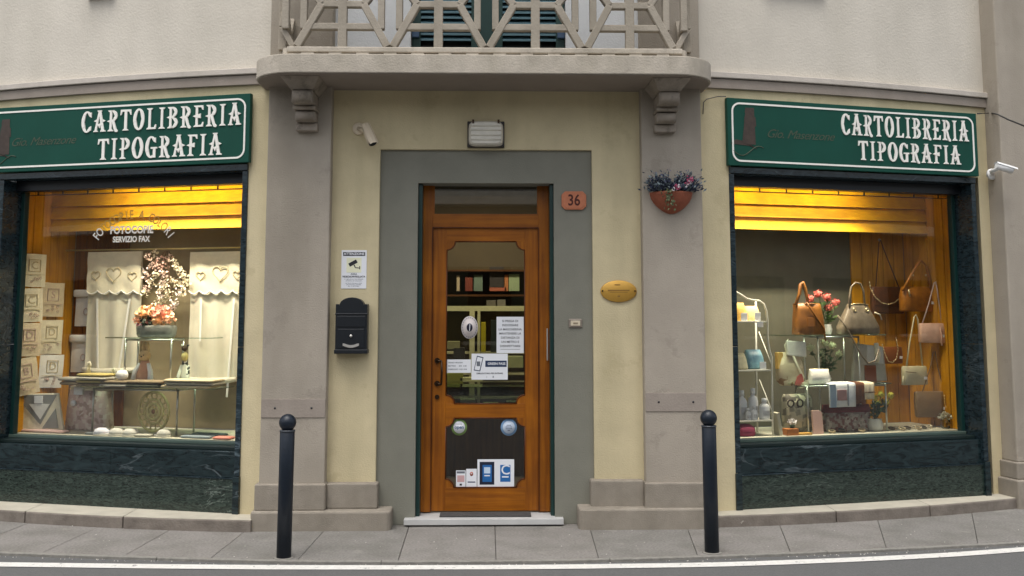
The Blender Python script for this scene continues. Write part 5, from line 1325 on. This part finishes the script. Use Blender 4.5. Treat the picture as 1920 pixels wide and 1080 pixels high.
# brown tote
y = .54; u, _ = gp(1516, 627, y); o = (u, y, zt2)
t = thing('tote_bag', 'brown leather tote gaping open on the upper glass stand', 'handbag', G, u, y, zt2 + .001)
ltan = lea('leather_tan', '#8d5a1f', alt='#6b3f14'); h_ = gp(1516, 570, y)[1] - zt2
ldk = lea('leather_dark', '#2e1a0c')
MB().loft([(0, .135, .07), (.012, .142, .075), (h_ * .5, .135, .068), (h_ * .8, .125, .06, -.004, 0), (h_, .12, .055, -.01, 0)], 26, p=4).build('body', ltan, t)
MB().loft([(h_ - .002, .108, .044, -.01, 0), (h_ + .004, .108, .044, -.01, 0)], 26, p=4).build('opening', ldk, t)
q = MB(); q.tube([(-.01 + .12 * math.cos(a), .055 * math.sin(a), h_) for a in [2 * PI * i / 24 for i in range(24)]], .007, 6, close=True); q.build('rim', ltan, t)
MB().tube(path([(1492, 572), (1499, 550), (1501, 533), (1505, 530), (1509, 540), (1513, 556), (1516, 572)], y - .03, o), [.014, .015, .016, .017, .016, .014, .013], 8).build('handle', ltan, t)
MB().tube(path([(1512, 567), (1524, 585), (1534, 600), (1545, 615), (1548, 640)], y - .075, o), .008, 6).build('strap', ltan, t)
MB().box(-.05, .02, -.078, -.066, h_ * .25, h_ * .55).build('front_patch', lea('leather_mid', '#7a4a18'), t, .003)
# pink ball flowers
def ball_flowers(heads, vase, y, m, lab, vm, vh, vr, gm, zbase, rad=.036):
    u, _ = gp(vase[0], vase[1], y)
    t = thing('flower_vase', lab, 'flowers', G, u, y, zbase + .001); o = (u, y, zbase)
    MB().loft([(0, vr * .7, vr * .7), (.01, vr * .85, vr * .85), (vh * .5, vr, vr), (vh * .9, vr * .8, vr * .8), (vh, vr * .85, vr * .85)], 18).build('vase', vm, t)
    for i, (a, b) in enumerate(heads):
        dy = (-.03, .02, -.01, .03, 0)[i % 5]
        c_ = path([(a, b, y + dy)], y, o)[0]
        q = MB(); q.ball(c_, rad * .8, 12, 8); q.petals(c_, rad, 90, rad * .42); q.build('flower_head', m, t)
        MB().tube([(0, 0, vh * .8), (c_[0] * .6, c_[1] * .5, vh + (c_[2] - vh) * .5), c_], .0035, 5).build('stalk', gm, t)
    q = MB()
    for i in range(70):
        c_ = path([random.choice(heads)], y, o)[0]; f = random.uniform(.1, .8)
        q.leaf((c_[0] * f + random.gauss(0, .012), random.gauss(0, .02), vh + (c_[2] - vh) * f), (random.gauss(0, 1), random.gauss(-.3, .6), random.uniform(-.2, 1)), .06, .2)
    q.build('leaves', gm, t)['kind'] = 'stuff'
gl = mat('stem_green', '#47602f', rough=.7, var=.3, scale=20); gl2 = mat('leaf_green', '#264026', rough=.7, var=.3, scale=20)
vwh = mat('vase_white', '#c9c9c2', rough=.4)
random.seed(21)
ball_flowers([(1518, 561), (1534, 551), (1551, 558), (1567, 568), (1553, 577)], (1551, 620), .62, mat('pompon_pink', '#dd7468', rough=.8, var=.12, scale=40), 'white vase of coral pompon flowers between the two handbags', vwh, .085, .045, gl, zt2)
# grey-gold handbag
y = .53; u, _ = gp(1609, 627, y); o = (u, y, zt2)
t = thing('handbag', 'grey-gold leather handbag with arched handles on the upper stand', 'handbag', G, u, y, zt2 + .001)
lg = lea('leather_grey', '#7d7160', rough=.35, alt='#5e5446'); hh = gp(1609, 570, y)[1] - zt2
MB().loft([(0, .19, .06), (.012, .205, .07), (hh * .25, .20, .072), (hh * .6, .15, .06), (hh * .9, .105, .04), (hh, .095, .028)], 30, p=3.4).build('body', lg, t)
for dy in (-.03, .03):
    MB().tube(path([(1593, 578), (1593, 556), (1596, 538), (1604, 530), (1613, 532), (1619, 545), (1622, 576)], y + dy, o), .0085, 8).build('handle', lg, t)
for s_ in (-1, 1): q = MB(); q.ring((s_ * .062, hh * .8), .014, .014, .004, 14, 6, -.052); q.build('handle_ring', gold, t)
MB().tube([(-.095, -.03, hh - .005), (0, -.034, hh + .002), (.095, -.03, hh - .005)], .004, 6).build('zip', gold, t)
MB().tube(path([(1571, 592), (1585, 612), (1600, 638), (1614, 665), (1628, 682), (1642, 676), (1648, 655)], y - .075, o), .008, 6).build('strap', lg, t)
MB().tube(path([(1640, 586), (1650, 590), (1653, 600)], y - .05, o), .006, 6).build('tassel', lea('leather_ivory', '#cfc4a8'), t)
# bags hanging at the back and on the end wall
brown = lea('leather_brown', '#5d3212', alt='#43230b')
def hung(u, y, z, w_, h_, d, m, lab, p=4, top=.9, bot=1.0, rz=0, name='shoulder_bag'):
    t = thing(name, lab, 'handbag', G, u, y, z, rz=rz, group='bags hanging on the pine boards')
    MB().loft([(0, w_ / 2 * bot * .94, d / 2 * .8), (h_ * .06, w_ / 2 * bot, d / 2), (h_ * .6, w_ / 2, d / 2 * .95), (h_ * .95, w_ / 2 * top, d / 2 * .8), (h_, w_ / 2 * top * .95, d / 2 * .55)], 26, p=p).build('body', m, t)
    MB().prism([(w_ * .28, h_ * .30), (w_ * .28 + .030, h_ * .28), (w_ * .28 + .034, h_ * .28 + .024), (w_ * .28 + .004, h_ * .30 + .024)], -d / 2 - .006, -d / 2 - .003).build('price_tag', paper, t)
    return t
def chain(t, pts, r=.006):
    for i, (a, b) in enumerate(zip(pts, pts[1:])):
        a, b = Vector(a), Vector(b); n = max(1, int((b - a).length / .022))
        for k in range(n):
            p, q = a + (b - a) * (k / n), a + (b - a) * ((k + 1) / n)
            MB().tube([tuple(p), tuple(p + (q - p) * .85)], r * (1 if k % 2 else .75), 6).build('chain_link', gold, t)
# dark brown flap bag with chain (back wall)
y = .86; u0, u1, z0, z1 = ext(G, 1634, 1692, 538, 588, y); o = ((u0 + u1) / 2, y, z0)
t = hung(o[0], y, z0, u1 - u0, z1 - z0, .07, brown, 'dark brown flap bag with a gold chain on the back boards', 5, .97)
MB().box(-(u1 - u0) * .47, (u1 - u0) * .47, -.045, -.034, (z1 - z0) * .3, (z1 - z0) * .98).build('flap', brown, t, .006)
chain(t, path([(1630, 528), (1632, 540), (1640, 556), (1652, 567), (1665, 571), (1678, 567), (1688, 558)], y - .06, o))
MB().tube(path([(1642, 540), (1648, 455), (1651, 450), (1658, 470), (1686, 540)], y - .01, o), .005, 6).build('strap', brown, t)
MB().ball(path([(1649, 450)], y + .03, o)[0], .014, 10, 8).build('hook', chrome, t)
# tan bucket bag
y = .62; u0, u1, z0, z1 = ext(G, 1689, 1750, 538, 584, y); o = ((u0 + u1) / 2, y, z0)
lt2 = lea('leather_cognac', '#a86a1a', alt='#8a5212')
t = hung(o[0], y, z0, u1 - u0, z1 - z0, .12, lt2, 'cognac leather bucket bag hanging highest on the end wall', 3.2, .9, 1.0, name='bucket_bag')
for dy in (-.045, .045):
    MB().tube(path([(1692, 545), (1706, 520), (1719, 498), (1727, 489), (1736, 497), (1742, 520), (1748, 548)], y + dy, o), [.012, .012, .011, .010, .011, .012, .013], 8).build('handle', lt2, t)
for px in (1712, 1736): q = MB().ball(path([(px, 516)], y - .05, o)[0], .009, 8, 6); q.build('buckle', gold, t)
MB().tube(path([(1704, 543), (1706, 556)], y - .066, o), .008, 6).build('clasp', gold, t)
# pink box bag
y = .50; u0, u1, z0, z1 = ext(G, 1726, 1768, 606, 643, y); o = ((u0 + u1) / 2, y, z0)
lp = lea('leather_blush', '#cda48e'); t = hung(o[0], y, z0, (u1 - u0) * .9, z1 - z0, .09, lp, 'blush pink box bag hanging by a pale strap', 7, .98, 1, -22)
MB().tube(path([(1732, 608), (1742, 570), (1750, 530), (1752, 528), (1755, 545), (1762, 606)], y, o), .006, 6).build('strap', lea('strap_pale', '#c9b3ac'), t)
MB().tube(path([(1764, 612), (1767, 630), (1767, 648)], y - .05, o), [.004, .008, .010], 8).build('tassel', lp, t)
# ivory crossbody
y = .56; u0, u1, z0, z1 = ext(G, 1693, 1736, 686, 722, y); o = ((u0 + u1) / 2, y, z0)
li = lea('leather_ivory2', '#bdb594'); t = hung(o[0], y, z0, u1 - u0, z1 - z0, .07, li, 'ivory crossbody bag hanging below the bucket bag', 5, .97)
MB().tube(path([(1699, 690), (1706, 640), (1714, 595), (1717, 590), (1721, 600), (1730, 690)], y, o), .007, 6).build('strap', li, t)
MB().tube(path([(1698, 697), (1718, 699)], y - .038, o), .003, 6).build('zip', brown, t); MB().tube(path([(1694, 705), (1692, 722)], y - .04, o), [.005, .011], 8).build('tassel', li, t)
# small cognac bag with chain
y = .86; u0, u1, z0, z1 = ext(G, 1654, 1690, 650, 682, y); o = ((u0 + u1) / 2, y, z0)
t = hung(o[0], y, z0, u1 - u0, z1 - z0, .05, lea('leather_rust', '#7d4313'), 'small rust bag with a looped gold chain behind the grey apron', 5, .97)
chain(t, path([(1654, 645), (1660, 665), (1666, 678), (1674, 680), (1681, 672), (1684, 655), (1680, 632)], y - .05, o), .0055)
# taupe flat bag
y = .52; u0, u1, z0, z1 = ext(G, 1719, 1774, 733, 783, y); o = ((u0 + u1) / 2, y, z0)
lta = lea('leather_taupe', '#7a5f3c'); t = hung(o[0], y, z0, u1 - u0, z1 - z0, .06, lta, 'taupe flat bag hanging lowest on the end wall', 6, .97, .95, -10)
MB().tube(path([(1731, 735), (1744, 690), (1749, 660), (1752, 658), (1757, 690), (1769, 738)], y, o), .005, 6).build('strap', lta, t)
chain(t, path([(1770, 740), (1771, 755), (1776, 775)], y - .05, o), .004)
u, z = gp(1773, 806, .42)
t = thing('silver_flowers', 'small jar of silvery blooms at the right end of the floor', 'ornament', G, u, .42, FZ)
MB().loft([(0, .035, .035), (.03, .045, .045), (.07, .04, .04), (.085, .03, .03)], 16).build('jar', glass('jar_glass', (.85, .88, .82)), t)
for k in range(5):
    q = MB(); c_ = (.035 * math.cos(k * 1.3), .03 * math.sin(k * 1.3), .105 + .012 * (k % 2)); q.petals(c_, .022, 22, .02); q.build('bloom', mat('silver_petal', '#b9b9a8', rough=.35, metal=.4), t)
# middle of the window
y = .44; u0, u1, z0, z1 = ext(G, 1518, 1553, 692, 720, y); h_ = z1 - zm2
t = thing('quilted_pouch', 'white quilted pouch on the lower glass stand', 'pouch', G, (u0 + u1) / 2, y, zm2 + .001)
quilt = mat('quilt_white', '#d6d4cb', rough=.7, var=.08, scale=60, bump=.5, bscale=90)
MB().loft([(0, (u1 - u0) * .5, .03), (h_ * .4, (u1 - u0) * .49, .042), (h_ * .9, (u1 - u0) * .49, .02), (h_, (u1 - u0) * .51, .008)], 22, p=5).build('body', quilt, t)
MB().tube([(-(u1 - u0) * .5, 0, h_), ((u1 - u0) * .5, 0, h_)], .004, 6).build('zip', gold, t)
# patterned scarf bag with white clutch
y = .60; u0, u1, z0, z1 = ext(G, 1455, 1512, 660, 730, y)
t = thing('scarf_bag', 'cream patchwork scarf bag with a red patch left of the stands', 'bag', G, (u0 + u1) / 2, y, z0)
w_, h_ = (u1 - u0) / 2, z1 - z0
MB().loft([(h_ * .1, w_ * .55, .04, -w_ * .1, 0), (h_ * .25, w_ * .85, .06, -w_ * .08, 0), (h_ * .6, w_ * .8, .05, -w_ * .1, 0), (h_, w_ * .6, .03, -w_ * .12, 0)], 22, p=3.5).build('body', checker('scarf_print', '#cdbfa3', '#b5a68c', 14, c3='#8a6a4c'), t)
MB().prism([(-w_ * .05, h_ * .12), (w_ * .5, h_ * .20), (w_ * .42, h_ * .44), (w_ * .12, h_ * .34)], -.068, -.05).build('red_patch', mat('patch_red', '#a3504a', rough=.9), t)
MB().prism([(w_ * .1, h_ * .02), (w_ * .75, h_ * .06), (w_ * .85, h_ * .26), (w_ * .4, h_ * .18)], -.071, -.05).build('cream_corner', linen, t)
MB().tube([(-w_ * .1, -.04, h_), (w_ * .2, -.055, h_ * .6), (w_ * .55, -.06, h_ * .3)], .011, 8).build('strap', linen, t)
MB().box(-w_ * .95, -w_ * .6, -.03, .02, h_ * .55, h_ * 1.0).build('straw_tag', mat('straw', '#c09a52', rough=.8), t, .004)
MB().tube([(-w_ * .3, 0, h_ * .95), (-w_ * .25, .03, h_ * 1.2), (w_ * .05, .05, h_ * 1.35)], .004, 6).build('hanging_cord', linen, t)
u0, u1, z0, z1 = ext(G, 1475, 1510, 638, 666, .56)
solo(MB().prism([(-(u1 - u0) / 2, .0), ((u1 - u0) / 2, -.02), ((u1 - u0) / 2, (z1 - z0) * .9), (-(u1 - u0) / 2, z1 - z0)], -.015, .015), 'clutch', quilt, 'small white quilted clutch above the scarf bag', 'handbag', G, (u0 + u1) / 2, .56, z0, bevel=.008)
random.seed(31)
ball_flowers([(1520, 652), (1541, 664), (1560, 648), (1573, 664), (1546, 643)], (1550, 715), .56, mat('pompon_white', '#b9bd96', rough=.8, var=.15, scale=40), 'vase of pale pompon flowers behind the quilted pouch', vwh, .06, .04, gl2, zm2, .032)
# grey apron stand with brown panel
y = .56; u0, u1, z0, z1 = ext(G, 1597, 1660, 643, 718, y); w_, h_ = (u1 - u0) / 2, z1 - zm2
t = thing('apron', 'grey linen apron with a brown panel standing on the lower stand', 'apron', G, (u0 + u1) / 2, y, zm2 + .001)
ap = mat('apron_grey', '#9a968c', rough=.95, var=.1, scale=25, bump=.3)
MB().prism([(-w_, 0), (w_ * .95, 0), (w_ * .8, h_ * .9), (-w_ * .8, h_)], -.02, .02).build('cloth', ap, t, .008)
MB().prism([(-w_ * .35, .0), (w_ * .3, .0), (w_ * .28, h_ * .42), (-w_ * .33, h_ * .42)], -.034, -.018).build('brown_panel', lea('panel_brown', '#6d3414'), t, .003)
MB().prism([(-w_ * .2, h_ * .5), (w_ * .75, h_ * .45), (w_ * .7, h_ * .9), (-w_ * .15, h_ * .95)], -.027, -.018).build('pale_bib', mat('apron_pale', '#bdbbb6', rough=.95), t)
MB().tube([(w_ * .3, -.04, h_ * 1.0), (w_ * .38, -.045, h_ * .7), (w_ * .34, -.04, h_ * .5)], [.02, .026, .014], 10).build('bow', linen, t)
# towels hanging over the stand edge
def towel(a, b, ya, yb_, y, m, lab, bands=None):
    u0, u1, z0, z1 = ext(G, a, b, ya, yb_, y); w_ = (u1 - u0) / 2; z1 = zm2 + .006; h_ = z1 - z0
    t = thing('towel', lab, 'towel', G, (u0 + u1) / 2, y, z0, group='towels over the lower stand')
    n = 10; fr_, bk = [], []
    prof = [(0, 0), (0, h_ * .4), (-.002, h_ * .85), (.004, h_ - .006), (.015, h_), (.12, h_ + .004)]
    for x_i in range(n + 1):
        x = (x_i / n - .5) * 2 * w_
        for yy, zz in prof:
            wv = .006 * math.sin(x_i * 1.4) * (1 - zz / h_); fr_.append((x, yy + wv, zz)); bk.append((x, yy + wv + .010, max(0, zz - (.010 if yy > .01 else 0))))
    k = len(prof); q = [(i * k + j, (i + 1) * k + j, (i + 1) * k + j + 1, i * k + j + 1) for i in range(n) for j in range(k - 1)]
    o_ = len(fr_); MB().add(fr_ + bk, q + [tuple(v + o_ for v in f[::-1]) for f in q] + [(i * k, o_ + i * k, o_ + (i + 1) * k, (i + 1) * k) for i in range(n)] + [(j, j + 1, o_ + j + 1, o_ + j) for j in range(k - 1)] + [(n * k + j, o_ + n * k + j, o_ + n * k + j + 1, n * k + j + 1) for j in range(k - 1)], True).build('cloth', m, t)
    for (fx0, fx1, fz0, fz1, bm) in bands or []:
        MB().box((fx0 - .5) * 2 * w_, (fx1 - .5) * 2 * w_, -.014, -.004, fz0 * h_, fz1 * h_).build('band', bm, t)
    return t
tw = mat('towel_white', '#d2d6da', rough=.95, var=.06, scale=30, bump=.35)
towel(1556, 1604, 714, 764, .352, tw, 'white and blue-grey towel with a rose patch over the stand edge', [(.28, .62, .28, .72, mat('towel_rose', '#a5807c', rough=.95)), (.0, .22, .0, .95, mat('towel_blue', '#8d9fb0', rough=.95)), (.66, .70, .05, .95, mat('towel_line', '#8f959c', rough=.95))])
towel(1602, 1623, 714, 757, .354, mat('towel_brown', '#5a3218', rough=.95, var=.1), 'brown towel beside the white one over the stand edge')
towel(1622, 1639, 712, 749, .350, mat('towel_cream', '#d8ccb0', rough=.95, var=.08), 'narrow cream towel over the right of the stand edge', [(.0, 1.0, .40, .45, brown)])
# floor of the right window
y = .50; u0, u1, z0, z1 = ext(G, 1545, 1627, 757, 805, y); w_, h_ = (u1 - u0) / 2, z1 - FZ
t = thing('tapestry_bag', 'red and grey tapestry bag with dark red top under the stand', 'bag', G, (u0 + u1) / 2, y, FZ)
MB().loft([(0, w_ * .98, .06), (.01, w_, .065), (h_ * .72, w_, .06)], 24, p=5).build('body', checker('tapestry', '#8b7f74', '#6e4a44', 40, c3='#a59a8c'), t)
MB().loft([(h_ * .72, w_ * 1.02, .064), (h_, w_ * .98, .05)], 24, p=5).build('top_band', mat('band_red', '#5a121c', rough=.8), t)
y = .48; u0, u1, z0, z1 = ext(G, 1470, 1519, 738, 806, y); w_, h_ = (u1 - u0) / 2, z1 - FZ
t = thing('cushion', 'patterned grey-green cushion leaning beside the rack', 'cushion', G, (u0 + u1) / 2, y, FZ)
MB().loft([(0, w_ * .95, .02), (h_ * .1, w_, .045), (h_ * .5, w_ * .98, .07), (h_ * .9, w_, .045), (h_, w_ * .95, .02)], 22, p=5).build('cover', checker('cushion_print', '#7d7a68', '#a39d86', 20, c3='#4f4b40'), t)
for fx in (-.75, .0):
    q = MB(); q.ring((w_ * fx * .9 - .01, h_ * .78), .028, .03, .007, 20, 6, -.066); q.build('ring_motif', mat('motif_dark', '#352b26', rough=.9), t)
u0, u1, z0, z1 = ext(G, 1522, 1544, 769, 816, .36)
solo(MB().prism([(-.045, 0), (.05, 0), (.045, z1 - FZ - .02), (.02, z1 - FZ), (-.048, z1 - FZ)], -.012, .012), 'notebook', mat('notebook_pink', '#c4a096', rough=.8, var=.06), 'blush pink notebook standing at the front of the floor', 'notebook', G, (u0 + u1) / 2, .36, FZ, bevel=.003, lean=-4)
u0, z0 = gp(1458, 812, .38)
solo(MB().box(-.014, .014, -.05, .05, 0, .19), 'leaning_book', mat('book_cream', '#bdb8a3', rough=.8), 'cream book leaning against the rack post', 'book', G, u0 + .01, .38, FZ, bevel=.003, tilt=-9)
u0, u1, z0, z1 = ext(G, 1470, 1497, 803, 817, .34)
solo(MB().box(-.055, .055, -.04, .04, 0, .055), 'carton', mat('carton_orange', '#a8662a', rough=.8, var=.1), 'small orange-brown carton in front of the cushion', 'box', G, (u0 + u1) / 2, .35, FZ, bevel=.004)
u, _ = gp(1480, 800, .40)
t = thing('posy', 'tiny posy of white flowers on the orange-brown carton', 'flowers', G, u, .355, FZ + .056)
MB().loft([(0, .018, .018), (.025, .024, .024)], 14).build('cup', gl2, t)
for k in range(4): q = MB(); q.petals((.022 * math.cos(k * 1.6), .02 * math.sin(k * 1.6), .05 + .01 * (k % 2)), .016, 14, .016); q.build('flower', mat('white_petal', '#e8e4e6', rough=.7), t)
u0, u1, z0, z1 = ext(G, 1494, 1524, 810, 816, .32)
solo(MB().box(-.07, .07, -.03, .03, 0, .016), 'flat_box', mat('flat_yellow', '#b98d3c', rough=.7), 'flat yellow box between the carton and the notebook', 'box', G, (u0 + u1) / 2, .345, FZ, bevel=.003)
random.seed(41)
ball_flowers([(1640, 746), (1652, 740), (1670, 742), (1646, 757), (1662, 754)], (1640, 805), .44, mat('pompon_yellow', '#b3a63a', rough=.8, var=.15, scale=40), 'white pot of yellow-green pompon flowers at the right of the stand', vwh, .10, .075, gl2, FZ, .03)
jw = [mat('jewel_%d' % i, c_, rough=.35, metal=.3, var=.3, scale=60) for i, c_ in enumerate(('#a99a7c', '#5c5446', '#c7bda6'))]
for i in range(12):
    px = 1560 + 18.5 * i if i < 4 else 1672 + 10 * (i - 4); y = .36 + .05 * (i % 3)
    u, _ = gp(px, 808, y)
    q = MB(); q.ring((0, 0), .03, .022, .006, 14, 6); q.ring((.012, .004), .018, .013, .005, 12, 5, .012)
    o = q.build('bracelet', jw[i % 3]); o.matrix_world = G.M @ Matrix.Translation((u, y, FZ + .008 + .012)) @ Matrix.Rotation(R(-72), 4, 'X')
    nth = ('first', 'second', 'third', 'fourth', 'fifth', 'sixth', 'seventh', 'eighth')
    tag(o, '%s beaded bracelet from the left, in front of the tapestry bag' % nth[i] if i < 4 else '%s beaded bracelet from the left in the row below the taupe bag' % nth[i - 4], 'bracelet', 'bracelets on the display floor')

# ------------------------------------------------------------------ house across the street (stands behind the photographer, seen in the glass)
fb = tag(empty('facing_house', Matrix.Translation((0, -14.5, 0))), 'ochre house with a pale cornice across the street, mirrored in the door transom', 'building')
fwm = mat('facing_plaster', '#a39884', rough=.95, var=.1, scale=2)
MB().box(-50, 50, -6, 0, -.018, 4.1).build('wall', fwm, fb)
MB().box(-50.1, 50.1, -6.1, .48, 4.1, 4.4).build('cornice', mat('facing_band', '#e2d8c4', rough=.9), fb)
MB().add([(-50.3, .45, 4.4), (50.3, .45, 4.4), (50.3, -6.45, 4.4), (-50.3, -6.45, 4.4), (-50.3, -3, 6.2), (50.3, -3, 6.2)], [(0, 1, 5, 4), (2, 3, 4, 5), (0, 4, 3), (1, 2, 5), (0, 3, 2, 1)]).build('roof', mat('facing_roof', '#3b3836', rough=.9), fb)
dk = mat('facing_window', '#1a1c1e', rough=.2); fs_ = mat('facing_shutter', '#3a4a3c', rough=.7)
for i in range(27):
    x = -42.9 + 3.3 * i
    for z0, z1 in ((1.0, 2.7),):
        wn = MB().box(x - .5, x + .5, .0, .03, z0, z1).build('window', dk, fb)
        for s_ in (-1, 1): MB().box(x + s_ * .78 - .26, x + s_ * .78 + .26, 0, .05, z0, z1).build('shutter', fs_, wn)
        MB().box(x - .6, x + .6, 0, .12, z0 - .08, z0 - .001).build('sill', mat('facing_band', '#b9ad98'), wn)
